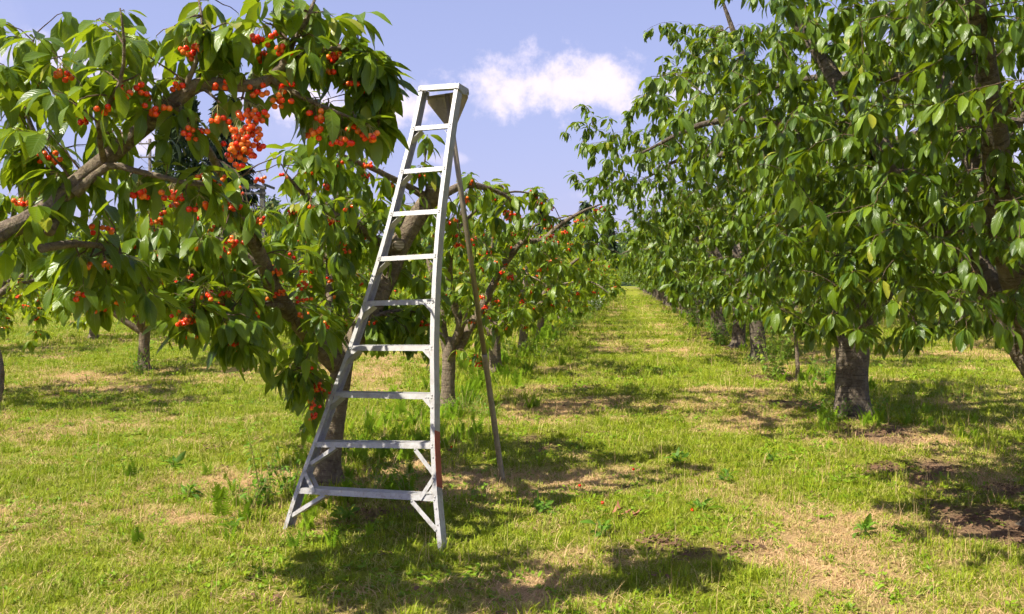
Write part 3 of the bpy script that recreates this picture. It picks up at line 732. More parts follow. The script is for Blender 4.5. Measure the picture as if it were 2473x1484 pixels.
# ---- second tree of the left row, right of the ladder rail
def tree_second_left():
    g = np.random.default_rng(31); base = ground_at(1081, 983); D = base[1]
    trunk = flare(base, PL([(1082, 920, D), (1085, 850, D), (1090, 815, D)]), .1)
    limbs = [(trunk, [.125, .10, .092, .086, .088, .075]),
        (PL([(1080, 850, D), (1070, 800, D), (1064, 740, D + .1), (1040, 650, D + .2), (1015, 560, D + .3)]), [.06, .055, .05, .035, .015]),
        (PL([(1092, 840, D), (1112, 785, D - .1), (1096, 735, D - .2), (1085, 650, D - .35), (1100, 560, D - .5), (1125, 480, D - .6)]), [.055, .058, .05, .042, .028, .012]),
        (PL([(1105, 845, D), (1130, 800, D + .05), (1158, 752, D + .1), (1190, 690, D + .15), (1214, 645, D + .2), (1240, 610, D + .2), (1262, 585, D + .2), (1310, 580, D + .3), (1350, 545, D + .4), (1405, 512, D + .5), (1450, 494, D + .6)]),
            [.06, .06, .055, .05, .046, .043, .04, .034, .03, .022, .010]),
        (PL([(1262, 585, D + .2), (1280, 565, D + .1), (1290, 545, D + .05), (1340, 530, D), (1380, 520, D)]), [.03, .024, .014, .010, .006]),
        (PL([(1112, 780, D - .1), (1150, 775, D - .4), (1185, 775, D - .7), (1215, 800, D - .9)]), [.03, .022, .015, .008]),
        (PL([(1100, 560, D - .5), (1160, 500, D - .5), (1230, 465, D - .4), (1290, 470, D - .3), (1325, 485, D - .2)]), [.022, .018, .014, .010, .005])]
    poly = [(1000, 560), (1080, 500), (1130, 450), (1200, 440), (1290, 450), (1335, 480), (1345, 540), (1400, 520), (1470, 500), (1470, 560), (1420, 640), (1400, 700), (1330, 730), (1290, 770), (1230, 780), (1190, 790), (1160, 840), (1125, 860), (1105, 770), (1000, 740)]
    att = sample_poly(poly, 180, lambda x, y, g: D + g.uniform(-1.4, 1.4), g)
    att += PL([(1130, 860, D - .3), (1150, 850, D - .5), (1165, 865, D - .5), (1130, 420, D - .5), (1180, 440, D - .5), (1210, 445, D - .4), (1285, 455, D - .3), (1330, 480, D - .2), (1318, 520, D - .2), (1465, 495, D + .6), (1440, 500, D + .6), (1455, 530, D + .5)])
    hand = [(1155, 868, D - .5, 7), (1215, 500, D - .4, 7), (1230, 515, D - .4, 9), (1240, 555, D - .2, 6), (1300, 640, D + .1, 8), (1180, 600, D - .4, 5), (1232, 660, D - .2, 9), (1150, 690, D - .5, 5), (1170, 640, D - .4, 5), (1130, 575, D - .6, 5), (1415, 525, D + .5, 6), (1335, 560, D, 5), (1200, 720, D - .4, 5)]
    att += [P(x, y - 3, d) for x, y, d, n in hand]
    lines, twigs = grow(limbs, np.array(att), g)
    Lv, cl = dress(twigs, g, .150, .14, (4, 7), .28, .12)
    Lv.prune(thinning(hand, [(1345, 505, 22), (1385, 480, 26)], [([(1150, 765, D), (1190, 690, D + .15), (1262, 585, D + .2)], 17), ([(1262, 585, D + .2), (1350, 545, D + .4), (1440, 497, D + .6)], 13), ([(1085, 850, D), (1112, 785, D - .1)], 18)], g))
    for x, y, d, n in hand: cl.append(make_cluster(P(x, y, d), g, n, 1.1))
    t = tree_object('cherry_tree', base, lines, twigs, Lv, cl, M_leaf, M_bark, 0, 220, 18, 200)
    setp(t, 'three-limbed cherry tree framed between the ladder and its rear pole', 'tree', 'cherry trees of the left row')
tree_second_left()

# ---- generic trees
def generic_tree(seed, kind, lod, natt, base=(0, 0, 0), singles=0, rad=None, hgt=None, lean=(0, 0), zmin=None, fruit=None, extra=(), r0=None, hem=None, lsize=.145, lgap=.12):
    g = np.random.default_rng(seed); base = np.asarray(base, float)
    Lk = kind == 'left'
    rad = rad or (1.95 if Lk else 2.75); hgt = hgt or (3.0 if Lk else 5.0); r0 = r0 or (.10 if Lk else .165)
    fork = .78 if Lk else .95; zmin = zmin or (.92 if Lk else 1.25)
    top = base + np.array([g.normal(0, .06) + lean[0] * .1, g.normal(0, .05), fork])
    trunk = flare(base, [base + (top - base) * .55 + (0, 0, .02), top], r0)
    limbs = [(trunk, [r0 * 1.55, r0 * 1.22, r0 * 1.04, r0 * .96, r0 * 1.0])]
    nl = 5 if Lk else 6; a0 = g.uniform(0, 6.28)
    for j in range(nl):
        a = a0 + j * 6.283 / nl + g.normal(0, .2); out_ = rad * g.uniform(.62, .9); h = hgt * g.uniform(.72, .97)
        if not Lk and j == 0: out_ *= .3; h = hgt * .98
        d = np.array([math.cos(a), math.sin(a), 0]); pts = [top + (0, 0, -.1)]
        for t in (.2, .45, .7, 1.0):
            pts.append(top + d * out_ * (t ** .85) + np.array([0, 0, (h - fork) * (t ** (.9 if Lk else .75))]) + g.normal(0, .06, 3))
        rr = r0 * .62; limbs.append((pts, [rr, rr * .9, rr * .7, rr * .45, rr * .14]))
        # side limb, lower and flatter
        s = pts[2]; a2 = a + g.choice([-1, 1]) * g.uniform(.5, 1.0); d2 = np.array([math.cos(a2), math.sin(a2), 0])
        limbs.append(([s, s + d2 * rad * .25 + (0, 0, .12), s + d2 * rad * .5 + (0, 0, .12), s + d2 * rad * .7 + (0, 0, -.1)], [rr * .45, rr * .35, rr * .22, rr * .08]))
    att = []
    while len(att) < natt:
        u = g.normal(0, 1, 3); u /= np.linalg.norm(u); r = g.uniform(.25, 1) ** (1 / 2.2)
        lump = 1 + .20 * math.sin(3 * math.atan2(u[1], u[0]) + seed) + .14 * math.sin(5 * u[2] * 2 + 7 * u[0] + seed)
        zc = (hgt * (.62 if Lk else .55)); zr = (hgt - zmin) / 2 * 1.05
        q = base + np.array([lean[0] + u[0] * r * rad * lump, lean[1] + u[1] * r * rad * lump, zc + u[2] * r * zr * (lump if u[2] > 0 else 1)])
        if q[2] > zmin * (.8 + .4 * g.random()): att.append(q)
    att += list(extra)
    lines, twigs = grow(limbs, np.array(att), g)
    if lod == 1: Lv, cl = dress(twigs, g, .165, .17, (4, 7), (.34 if Lk else 0) if fruit is None else fruit, .2)
    else: Lv, cl = dress(twigs, g, lsize, lgap, (4, 7), (.12 if Lk else 0) if fruit is None else fruit, .45)
    if hem:
        hx, hy = zip(*hem); Lv.prune(lambda px, py, d: (py < np.interp(px, hx, hy) + g.normal(0, 8, len(px))) | (px > 2260)); cl = [c for c in cl if HY - F * (c[0][2] - EYE) / c[0][1] < np.interp(CX + F * c[0][0] / c[0][1], hx, hy) - 25]
    return tree_object('cherry_tree', base, lines, twigs, Lv, cl, (M_leaf, M_leaf_far_sunlit)[lod] if Lk else (M_leafR, M_leafR_far)[lod], M_bark if Lk else M_barkR, lod, singles, 16, 60 if singles else 0)

ORD = ['first', 'second', 'third', 'fourth', 'fifth', 'sixth', 'seventh', 'eighth', 'ninth', 'tenth', 'eleventh', 'twelfth', 'thirteenth', 'fourteenth', 'fifteenth']
# right row: the two nearest, built leaf by leaf
b = row_pt(2.95, 6.05)
ge = np.random.default_rng(3); HEM = [(1400, 560), (1500, 660), (1560, 700), (1610, 738), (1660, 762), (1760, 770), (1840, 772), (1900, 800), (1990, 832), (2110, 838), (2500, 850)]
ex = sample_poly([(1850, 250), (2120, 200), (2200, 500), (2130, 820), (1990, 830), (1850, 780), (1790, 600)], 120, lambda x, y, g: g.uniform(5.2, 7.2), ge)
ex += sample_poly([(2050, 0), (2473, 0), (2473, 820), (2120, 830)], 150, lambda x, y, g: g.uniform(4.6, 7.0), ge)
t = generic_tree(41, 'right', 0, 640, b, 300, rad=2.45, hgt=5.2, zmin=1.35, extra=ex, hem=HEM, lsize=.118, lgap=.088)
setp(t, 'nearest big dark-leaved cherry tree at the right edge, leaves hanging largest', 'tree', 'cherry trees of the right row')
b = ground_at(2058, 1003)
ex = sample_poly([(1400, 420), (1480, 300), (1590, 185), (1700, 150), (2050, 300), (2070, 790), (1900, 760), (1750, 770), (1620, 720), (1540, 640), (1500, 520)], 250, lambda x, y, g: g.uniform(8.8, 11.8), ge)
ex += sample_poly([(1610, 60), (2060, 40), (2060, 330), (1700, 260)], 110, lambda x, y, g: g.uniform(9.0, 11.6), ge)
ex += PL([(1390, 418, 9.6), (1415, 352, 9.7), (1470, 285, 9.4), (1400, 440, 9.5), (1440, 470, 9.8), (1555, 240, 9.6), (1580, 190, 9.7)])
t = generic_tree(43, 'right', 0, 640, b, 300, rad=2.8, hgt=5.3, zmin=1.25, extra=ex, r0=.195, hem=HEM, lsize=.122, lgap=.088)
setp(t, 'thick-trunked cherry tree with banded bark, in front of the staked sapling on the right', 'tree', 'cherry trees of the right row')
# variants for the rest, copied along the rows
LV = [generic_tree(50 + k, 'left', 1, 210) for k in range(3)]
RV = [generic_tree(60 + k, 'right', 1, 400) for k in range(3)]
usedL, usedR = [False] * 3, [False] * 3
def place(kind, k, loc, rz, s, label, group):
    pool, used = (LV, usedL) if kind == 'left' else (RV, usedR)
    if not used[k]:
        used[k] = True; o = pool[k]; o.location = loc; o.rotation_euler = (0, 0, rz); o.scale = (s[0], s[0], s[1])
    else: o = copy_tree(pool[k], 'cherry_tree', loc, rz, s)
    setp(o, label, 'tree', group)
g = np.random.default_rng(5)
DL = [16.06, 20.2, 24.6, 28.8, 33.2, 37.6]
for q, D in enumerate(DL):
    x = [1196, 1262, 1304, 1336, None, None][q]
    loc = row_pt(ROW_L, D) if x is None else np.array([(x - CX) / F * D, D, 0])
    place('left', q % 3, loc, g.uniform(0, 6.28), (g.uniform(.98, 1.1), g.uniform(.86, .95)), '%s fruiting cherry tree of the left row counted from the ladder' % ORD[q + 2], 'cherry trees of the left row')
D = 42.0; n = 0
while D < 140:
    place('left', n % 3, row_pt(ROW_L + g.normal(0, .12), D), g.uniform(0, 6.28), (g.uniform(.95, 1.12), g.uniform(.84, .95)), 'small far cherry tree merging into the distant end of the left row', 'far cherry trees at the end of the left row')
    D += 4.35 if D < 80 else 6.5; n += 1
DR = [18.2, 22.0, 25.8, 29.4, 33.2, 37.0]
for q, D in enumerate(DR):
    x = [1833, 1783, None, 1727, None, None][q]
    loc = row_pt(ROW_R, D) if x is None else np.array([(x - CX) / F * D, D, 0])
    place('right', q % 3, loc, g.uniform(0, 6.28), (g.uniform(.93, 1.02), g.uniform(.86, .98)), '%s large cherry tree of the right row counted beyond the staked sapling' % ORD[q], 'cherry trees of the right row')
D = 41.0; n = 0
while D < 140:
    place('right', n % 3, row_pt(ROW_R + g.normal(0, .12), D), g.uniform(0, 6.28), (g.uniform(.9, 1.0), g.uniform(.8, .95)), 'small far cherry tree merging into the distant end of the right row', 'far cherry trees at the end of the right row')
    D += 3.9 if D < 80 else 6.0; n += 1
# neighbouring rows seen through the gaps
for lat, kind, d0, step, d1, txt in ((-8.9, 'left', 12.05, 4.35, 70, 'next row to the left'), (-14.6, 'left', 20.4, 4.4, 68, 'second row to the left'), (9.2, 'right', 20, 4.6, 70, 'next row to the right')):
    D = d0; n = 0
    while D < d1:
        place(kind, n % 3, row_pt(lat + g.normal(0, .15), D), g.uniform(0, 6.28), (g.uniform(.95, 1.1), g.uniform(.9, 1.02)), '%s cherry tree, counted from the near end, of the %s' % (ORD[min(n, 14)], txt), 'cherry trees of the ' + txt)
        D += step * (1 if D < 50 else 1.6); n += 1

# ---- staked sapling
def sapling():
    g = np.random.default_rng(71); base = ground_at(1927, 920); D = base[1]
    limbs = [(flare(base, PL([(1926, 880, D), (1924, 845, D), (1922, 815, D), (1926, 795, D)]), .03), [.05, .042, .036, .034, .032, .03, .026]),
             (PL([(1924, 818, D), (1910, 780, D), (1880, 755, D - .1), (1840, 735, D - .2), (1800, 730, D - .3)]), [.026, .02, .015, .010, .005]),
             (PL([(1926, 800, D), (1945, 775, D), (1930, 755, D), (1900, 740, D + .1)]), [.022, .018, .012, .006]),
             (PL([(1940, 780, D), (1965, 760, D + .1), (1990, 735, D + .2)]), [.018, .012, .006])]
    att = sample_poly([(1780, 715), (1860, 700), (1990, 720), (2000, 770), (1960, 790), (1900, 765), (1840, 770), (1785, 775)], 36, lambda x, y, g: D + g.uniform(-.5, .4), g)
    lines, twigs = grow(limbs, np.array(att), g); Lv, cl = dress(twigs, g, .12, .12, (3, 6), .02, .2)
    t = tree_object('cherry_sapling', base, lines, twigs, Lv, [], M_leaf, M_bark, 0, 40, 12, 0)
    setp(t, 'thin-stemmed young cherry sapling between two thick trunks of the right row', 'sapling')
sapling()

# ------------------------------------------------------------------ tripod orchard ladder
def ladder():
    yaw, lean = R(24), R(19.0)
    Bm = np.array([-.985, 5.81, 0.022])
    u = np.array([math.cos(yaw), -math.sin(yaw), 0]); nb = np.array([math.sin(yaw), math.cos(yaw), 0]); z = np.array([0, 0, 1.0])
    roll = R(2.2); u2 = u * math.cos(roll) + z * math.sin(roll); z2 = z * math.cos(roll) - u * math.sin(roll)
    up = norm(z2 * math.cos(lean) + nb * math.sin(lean)); bk = norm(np.cross(u2, up)); bk = bk if np.dot(bk, nb) > 0 else -bk
    C = np.array([0, 0, EYE])
    root = empty('orchard_ladder', Bm)
    setp(root, 'tall aluminium three-legged orchard ladder standing in the grass', 'ladder')
    def hit(x, y, off=0.0):
        d = np.array([(x - CX) / F, 1, (HY - y) / F]); o0 = Bm + bk * off
        t = np.dot(o0 - C, bk) / np.dot(d, bk); return C + d * t
    Lp = [(1013.8, 210.3), (993.5, 305.5), (966.7, 409.6), (940.5, 512.2), (910.8, 620), (877.6, 727.6), (841.5, 835), (800, 947.3), (756.2, 1067.4), (714.9, 1178.5), (683, 1276)]
    Rp = [(1107.4, 203.8), (1092.3, 297.4), (1078.9, 399.9), (1066, 504), (1056.8, 611.8), (1051, 722.7), (1048, 835), (1049, 952), (1049.8, 1070.6), (1056, 1197.6), (1066.5, 1312)]
    LP = [hit(*q) for q in Lp]; RP = [hit(*q) for q in Rp]
    W = lambda p: tuple(np.asarray(p) - Bm)
    def smooth(pts):
        o, _ = smooth_line(pts, [1] * len(pts), .05); return o
    def channel(pts, inward):
        prof = [(0, 0), (.031, 0), (.031, .0035), (.0035, .0035), (.0035, .0715), (.031, .0715), (.031, .075), (0, .075)]
        pts = smooth(pts); V = []; Fc = []; n = len(prof)
        for p in pts:
            for a, c in prof: V.append(W(p + inward * a + bk * c))
        for i_ in range(len(pts) - 1):
            for k in range(n):
                a, c = i_ * n + k, i_ * n + (k + 1) % n; Fc.append((a, c, c + n, a + n))
        e = (len(pts) - 1) * n
        for s in (0, e): Fc += [(s + 0, s + 1, s + 2, s + 3), (s + 0, s + 3, s + 4, s + 7), (s + 4, s + 5, s + 6, s + 7)]
        return mesh_poly('rail', V, Fc, M_alu)
    def extend(a, b_, l): return b_ + norm(b_ - a) * l
    def to_ground(p):
        q = p[-1]; d = norm(p[-1] - p[-2]); return p[:-1] + [q + d * max(0.0, (q[2] + .015) / -d[2])]
    LP2, RP2 = to_ground(LP), to_ground(RP)
    add('rail', channel(LP2, u2), root); add('rail', channel(RP2, -u2), root)
    def slab(name, quad, nvec, th, m=M_alu, parent=None):
        """thin plate: quad corners plus thickness along nvec"""
        q = [np.asarray(p) for p in quad]; n = len(q)
        V = [W(p) for p in q] + [W(p + np.asarray(nvec) * th) for p in q]
        Fc = [tuple(range(n))[::-1], tuple(range(n, 2 * n))] + [(k, (k + 1) % n, n + (k + 1) % n, n + k) for k in range(n)]
        return add(name, mesh_poly(name, V, Fc, m), parent or root)
    def bar(name, a, b_, w, th=.0035, angle=.0, parent=None, side=None):
        """flat bar in the ladder plane from a to b with an optional flange going back"""
        d = norm(b_ - a); s = norm(np.cross(d, bk))
        if side is not None and np.dot(s, side) < 0: s = -s
        V = []; prof = [(-w / 2, 0), (w / 2, 0), (w / 2, th), (-w / 2 + th, th), (-w / 2 + th, angle), (-w / 2, angle)] if angle else [(-w / 2, 0), (w / 2, 0), (w / 2, th), (-w / 2, th)]
        for p in (a, b_):
            for x, y in prof: V.append(W(p + s * x + bk * y))
        n = len(prof); Fc = [(k, (k + 1) % n, n + (k + 1) % n, n + k) for k in range(n)]
        if angle: Fc += [(0, 1, 2, 3), (0, 3, 4, 5), (n, n + 3, n + 2, n + 1), (n, n + 5, n + 4, n + 3)]
        else: Fc += [(3, 2, 1, 0), (4, 5, 6, 7)]
        return add(name, mesh_poly(name, V, Fc, M_alu), parent or root)
    # rivet mesh
    Vr, Tr = sphere_tpl(); riv = mesh_tris('rivet', Vr * np.array([.0065, .0065, .0035]), Tr, M_alu)
    Mq = Matrix([list(u2) + [0], list(up) + [0], list(-bk) + [0], [0, 0, 0, 1]]).transposed()
    def rivet(p, parent=None):
        o = add('rivet', riv, parent or root); m = Mq.copy(); m.translation = Vector(W(p)); o.matrix_local = m
    hb = norm(bk - z * np.dot(bk, z)) * math.cos(R(0)); hb = norm(np.array([nb[0], nb[1], .02]))
    for i_ in range(1, 10):
        a, c = LP[i_] + u2 * .004, RP[i_] - u2 * .004; ux = norm(c - a); off = bk * .0045
        h = .036
        # tread: front lip, perforated top, rear lip, as one bent sheet
        V = []; th = .0028; dp = .082
        prof = [(0, -h), (0, 0), (dp, 0), (dp, -h * .8), (dp - th, -h * .8), (dp - th, -th), (th, -th), (th, -h)]
        lipd = -up
        def pp(e, b_, v):
            return e + off + hb * b_ + (up * v)
        for e in (a, c):
            for b_, v in prof: V.append(W(pp(e, b_, v)))
        n = 8; Fc = [(k, (k + 1) % n, n + (k + 1) % n, n + k) for k in range(n)] + [(0, 1, 6, 7), (1, 2, 5, 6), (2, 3, 4, 5), (n, n + 7, n + 6, n + 1), (n + 1, n + 6, n + 5, n + 2), (n + 2, n + 5, n + 4, n + 3)]
        st = add('step', mesh_poly('step', V, Fc, M_alu), root)
        # row of punched holes with raised rims along the tread
        wdt = np.linalg.norm(c - a); k = int(wdt / .034)
        for j in range(1, k):
            pt_ = pp(a + ux * wdt * j / k, dp * .14, -th - .0035)
            o = add('drain_rim', riv, st); m = Mq.copy(); m.translation = Vector(W(pt_)); o.matrix_local = m
        for e, s in ((LP[i_], 1), (RP[i_], -1)):
            for dv in (-.010, -.027): rivet(e + u2 * s * .016 + up * dv - bk * .0015)
        # gussets under the tread
        if i_ <= 7:
            for e, s in ((a, 1), (c, -1)):
                j = i_ + 1; rail = (LP if s > 0 else RP); dn = norm(rail[j] - rail[i_]); inn = u2 * s
                p0 = e + off * 3 + inn * .072 - up * .030; p1 = e + off * 3 + inn * .002 + dn * .115
                slab('gusset', [p0, p1, p1 + bk * .056, p0 + bk * .056], np.cross(norm(p1 - p0), bk) , .003)
                if i_ >= 5:
                    q0 = e + inn * .026 - up * .030; slab('corner_plate', [e + inn * .026 - up * h, e + inn * (.080) - up * h, e + inn * .026 + dn * .095], bk, .003)
                    for dd in (.04, .058): rivet(e + inn * dd - up * (h - .012) + off - bk * .001)
    # long diagonal braces of the two lowest steps
    def c5(x, y): return ((1100 + x * .5257) / 1.6563, (1400 + y * .5257) / 1.6563)
    ins = bk * .006
    for (p, q, fl) in (((455, 738), (262, 868), .03), ((1062, 758), (1206, 948), .03), ((228, 935), (298, 1085), .0), ((1206, 978), (1100, 1142), .0), ((372, 1103), (118, 1262), .03), ((1036, 1152), (1226, 1372), .03)):
        a, c = hit(*c5(*p)), hit(*c5(*q)); o_ = ins if fl else -bk * .004
        bar('brace', a + o_, c + o_, .027, .0035, fl, side=z)
        rivet(a + o_ - bk * .002); rivet(c - bk * .002)
        if not fl: bar('brace', a + bk * .068, c + bk * .068, .027, .0035, 0)
    # bolts along the lower rails
    for s_, pts in ((1, LP), (-1, RP)):
        for i_ in (7, 8, 9):
            for f in (.28, .62):
                p = pts[i_] * (1 - f) + pts[min(10, i_ + 1)] * f; rivet(p + u2 * s_ * .016 - bk * .0015)
    # red oxide band on the outside of the right rail
    V = []; Fc = []; ys = np.linspace(0, 1, 9)
    base_pts = [RP[7] * .26 + RP[8] * .74, RP[8], RP[8] * .62 + RP[9] * .38, RP[8] * .17 + RP[9] * .83]
    ln, _ = smooth_line(base_pts, [1] * 4, .03)
    for k, p in enumerate(ln):
        tj = .006 * math.sin(k * 1.7); V += [W(p + u2 * .0012 + bk * .001), W(p + u2 * .0012 + bk * .074), W(p - u2 * .0005 + bk * .001), W(p - u2 * .0005 + bk * .074)]
    m_ = len(ln)
    for k in range(m_ - 1): Fc += [(4 * k, 4 * k + 1, 4 * k + 5, 4 * k + 4), (4 * k, 4 * k + 4, 4 * k + 6, 4 * k + 2), (4 * k + 1, 4 * k + 3, 4 * k + 7, 4 * k + 5)]
    Fc += [(0, 2, 3, 1), (4 * m_ - 4, 4 * m_ - 3, 4 * m_ - 1, 4 * m_ - 2)]
    o = add('paint_band', mesh_poly('paint_band', V, Fc, M_paint), root); o['label'] = 'red-brown painted band low on the right rail'
    # cap
    a, c = LP[0], RP[0]; ux = norm(c - a); w = np.linalg.norm(c - a); hb0 = norm(nb)
    topz = up * .004; f0 = -bk * .004; dep = .155
    cap = slab('top_cap', [a - ux * .004 + f0 + topz, c + ux * .004 + f0 + topz, c + ux * .004 + hb0 * dep + topz - z * .012, a - ux * .004 + hb0 * dep + topz - z * .012], up, .004)
    slab('cap_lip', [a - ux * .004 + f0, c + ux * .004 + f0, c + ux * .004 + f0 - up * .036, a - ux * .004 + f0 - up * .036], -bk, .0035, parent=root)
    for e, s in ((a - ux * .004, -1), (c + ux * .004, 1)):
        slab('cap_side', [e + f0, e + hb0 * dep - z * .012, e + hb0 * dep - z * .055, e + hb0 * .07 - z * .062, e + f0 - up * .04], ux * s, .0035)
    for e, s in ((a, 1), (c, -1)):
        for dv in (-.008, -.024, -.032): rivet(e + u2 * s * (.010 + .006 * (dv < -.02)) + up * dv - bk * .0075)
    # hinge bracket and rear leg
    foot = ground_at(1214.8, 1160); foot[2] = -.03
    tp = (a + c) / 2 + hb0 * .125 - z * .035
    ld = norm(foot - tp); side = norm(np.cross(ld, np.cross(u2, ld)))
    side = norm(u2 - ld * np.dot(u2, ld)); fn = norm(np.cross(side, ld)); fn = fn if np.dot(fn, nb) < 0 else -fn
    o_ = tp; hw = w * .5 + .006
    pl = [o_ - side * hw, o_ + side * hw, o_ + side * hw + ld * .065, o_ + side * .026 + ld * .265, o_ - side * .026 + ld * .265, o_ - side * hw + ld * .065]
    # two folded wings around the tube
    for s in (-1, 1):
        wq = [o_ + side * s * .004, o_ + side * s * hw + fn * .0, o_ + side * s * hw + ld * .055, o_ + side * s * .030 + ld * .265, o_ + side * s * .004 + ld * .27]
        slab('hinge_bracket', wq, fn, .003, M_alu_old)
    pin = tube([tuple(np.array(W(o_ - side * (hw + .01) + ld * .02))), tuple(np.array(W(o_ + side * (hw + .01) + ld * .02)))], [.007, .007], 8)
    add('hinge_pin', mesh_tris('hinge_pin', pin[0], pin[1], M_alu_old), root)
    Lg = np.linalg.norm(foot - tp); j = tp + ld * Lg * .66
    s0 = tp + ld * .0
    V, T, U = tube([W(s0), W(tp + ld * Lg * .33), W(j)], [.0205, .0205, .0205], 16); leg = add('rear_leg', mesh_tris('rear_leg', V, T, M_alu_old), root)
    V, T, U = tube([W(j - ld * .03), W(j), W(foot - ld * .06), W(foot - ld * .055), W(foot)], [.0235, .0235, .0235, .026, .026], 16); add('leg_extension', mesh_tris('leg_extension', V, T, M_alu_old), leg)
ladder()

# ------------------------------------------------------------------ grass and low weeds
def blade(V, T, U, x, y, h, w, ang, bend, g, tint):
    d = np.array([math.cos(ang), math.sin(ang)]); s = np.array([-d[1], d[0]]); b0 = len(V)
    for t, ww in ((0, 1), (.55, .8), (1, 0)):
        px, py = x + d[0] * bend * t * t, y + d[1] * bend * t * t; z = h * (t - .25 * t * t * min(1, bend / h))
        if ww: V += [(px - s[0] * w * ww, py - s[1] * w * ww, z), (px + s[0] * w * ww, py + s[1] * w * ww, z)]; U += [(-1, t), (1, t)]
        else: V.append((px, py, z)); U.append((0, t))
    T += [(b0, b0 + 1, b0 + 3), (b0, b0 + 3, b0 + 2), (b0 + 2, b0 + 3, b0 + 4)]
def grass_mat(name, c1, c2, tr, rough=.6):
    m, N, L, out = mat(name); oi = N.new('ShaderNodeObjectInfo'); uv = attr(N, 'luv'); sep = N.new('ShaderNodeSeparateXYZ'); L.new(uv.outputs['Vector'], sep.inputs[0])
    t = attr(N, 'tint').outputs['Fac']
    f = math_(N, L, 'ADD', math_(N, L, 'MULTIPLY', oi.outputs['Random'], .55), math_(N, L, 'MULTIPLY', t, .5))
    col = mixc(N, L, f, c1, c2)
    b = bsdf(N, None, rough, 0, .3); L.new(col, b.inputs['Base Color'])
    tl = N.new('ShaderNodeBsdfTranslucent'); L.new(col, tl.inputs['Color'])
    mx = N.new('ShaderNodeMixShader'); mx.inputs[0].default_value = tr; L.new(b.outputs[0], mx.inputs[1]); L.new(tl.outputs[0], mx.inputs[2]); L.new(mx.outputs[0], out.inputs[0]); return m
G_green = grass_mat('grass_blade', (.155, .255, .006), (.39, .44, .022), .35)
G_pale = grass_mat('pale_grass', (.32, .33, .05), (.54, .48, .15), .3)
G_dry = grass_mat('straw', (.50, .32, .13), (.74, .52, .27), .2, .8)
G_weed = grass_mat('clover', (.12, .24, .008), (.30, .44, .020), .3, .5)
G_lit = grass_mat('leaf_litter', (.10, .055, .03), (.26, .15, .08), .1, .9)
tcol = bpy.data.collections.new('tuft_shapes')
def tuft(idx, kind, m):
    g = np.random.default_rng(100 + idx); V, T, U = [], [], []; tn = []
    def mark(t):
        while len(tn) < len(V): tn.append(t)
    if kind == 'grass':
        for _ in range(15): blade(V, T, U, g.normal(0, .028), g.normal(0, .028), g.uniform(.014, .055), g.uniform(.0016, .0032), g.uniform(0, 6.28), g.uniform(.015, .06), g, 0); mark(g.random())
    elif kind == 'tall':
        for _ in range(16): blade(V, T, U, g.normal(0, .03), g.normal(0, .03), g.uniform(.05, .12), g.uniform(.0018, .0034), g.uniform(0, 6.28), g.uniform(.02, .09), g, 0); mark(g.random())
    elif kind == 'straw':
        for _ in range(16): blade(V, T, U, g.normal(0, .045), g.normal(0, .045), g.uniform(.006, .035), g.uniform(.0012, .0024), g.uniform(0, 6.28), g.uniform(.03, .10), g, 0); mark(g.random())
    elif kind == 'stalk':
        for _ in range(4): blade(V, T, U, g.normal(0, .03), g.normal(0, .03), g.uniform(.10, .22), g.uniform(.0010, .0016), g.uniform(0, 6.28), g.uniform(.02, .14), g, 0); mark(g.random())
    elif kind == 'broad':
        for _ in range(8):
            a = g.uniform(0, 6.28); l = g.uniform(.022, .052); v, t, u = TPL[1][int(g.integers(0, 5))]
            pit = R(g.uniform(5, 55)); d = np.array([math.cos(a) * math.cos(pit), math.sin(a) * math.cos(pit), math.sin(pit)])
            x = norm(np.cross(d, [0, 0, 1])); zz = np.cross(x, d); X = (np.stack([x * 1.15, d, zz], 1) @ v.T).T * l + (g.normal(0, .012), g.normal(0, .012), .004)
            T += [tuple(q + len(V)) for q in t]; V += [tuple(q) for q in X]; U += [tuple(q) for q in u]; mark(g.random())
    elif kind == 'litter':
        for _ in range(5):
            a = g.uniform(0, 6.28); l = g.uniform(.02, .05); v, t, u = TPL[1][int(g.integers(0, 5))]
            d = norm(np.array([math.cos(a), math.sin(a), g.uniform(-.05, .35)])); x = norm(np.cross(d, [g.normal(0, .3), g.normal(0, .3), 1])); zz = np.cross(x, d)
            X = (np.stack([x, d, zz], 1) @ v.T).T * l + (g.normal(0, .05), g.normal(0, .05), .012); T += [tuple(q + len(V)) for q in t]; V += [tuple(q) for q in X]; U += [tuple(q) for q in u]; mark(g.random())
    elif kind == 'feather':
        for _ in range(5):
            a = g.uniform(0, 6.28); d = np.array([math.cos(a), math.sin(a)]); h = g.uniform(.06, .13); o0 = g.normal(0, .02, 2)
            for t in np.linspace(.15, 1, 9):
                c = np.array([o0[0] + d[0] * h * .4 * t * t, o0[1] + d[1] * h * .4 * t * t, h * t])
                for s in (-1, 1):
                    l = .028 * (1.1 - t) + .008; e = c + np.array([-d[1] * s * l, d[0] * s * l, .01]); b0 = len(V)
                    V += [tuple(c + (0, 0, -.006)), tuple(c + (0, 0, .008)), tuple(e)]; U += [(0, 0)] * 3; T.append((b0, b0 + 1, b0 + 2))
            mark(g.random())
    me = mesh_tris('tuft', V, T, m, False, {'luv': ('FLOAT2', U), 'tint': ('FLOAT', tn)})
    o = bpy.data.objects.new('tuft_%02d' % idx, me); tcol.objects.link(o)
kinds = [('grass', G_green)] * 4 + [('tall', G_green)] * 2 + [('grass', G_pale)] * 3 + [('straw', G_dry)] * 3 + [('broad', G_weed)] * 3 + [('feather', G_weed)] * 2 + [('litter', G_lit)] * 2 + [('stalk', G_dry)] * 2
for i_, (k_, m_) in enumerate(kinds): tuft(i_, k_, m_)
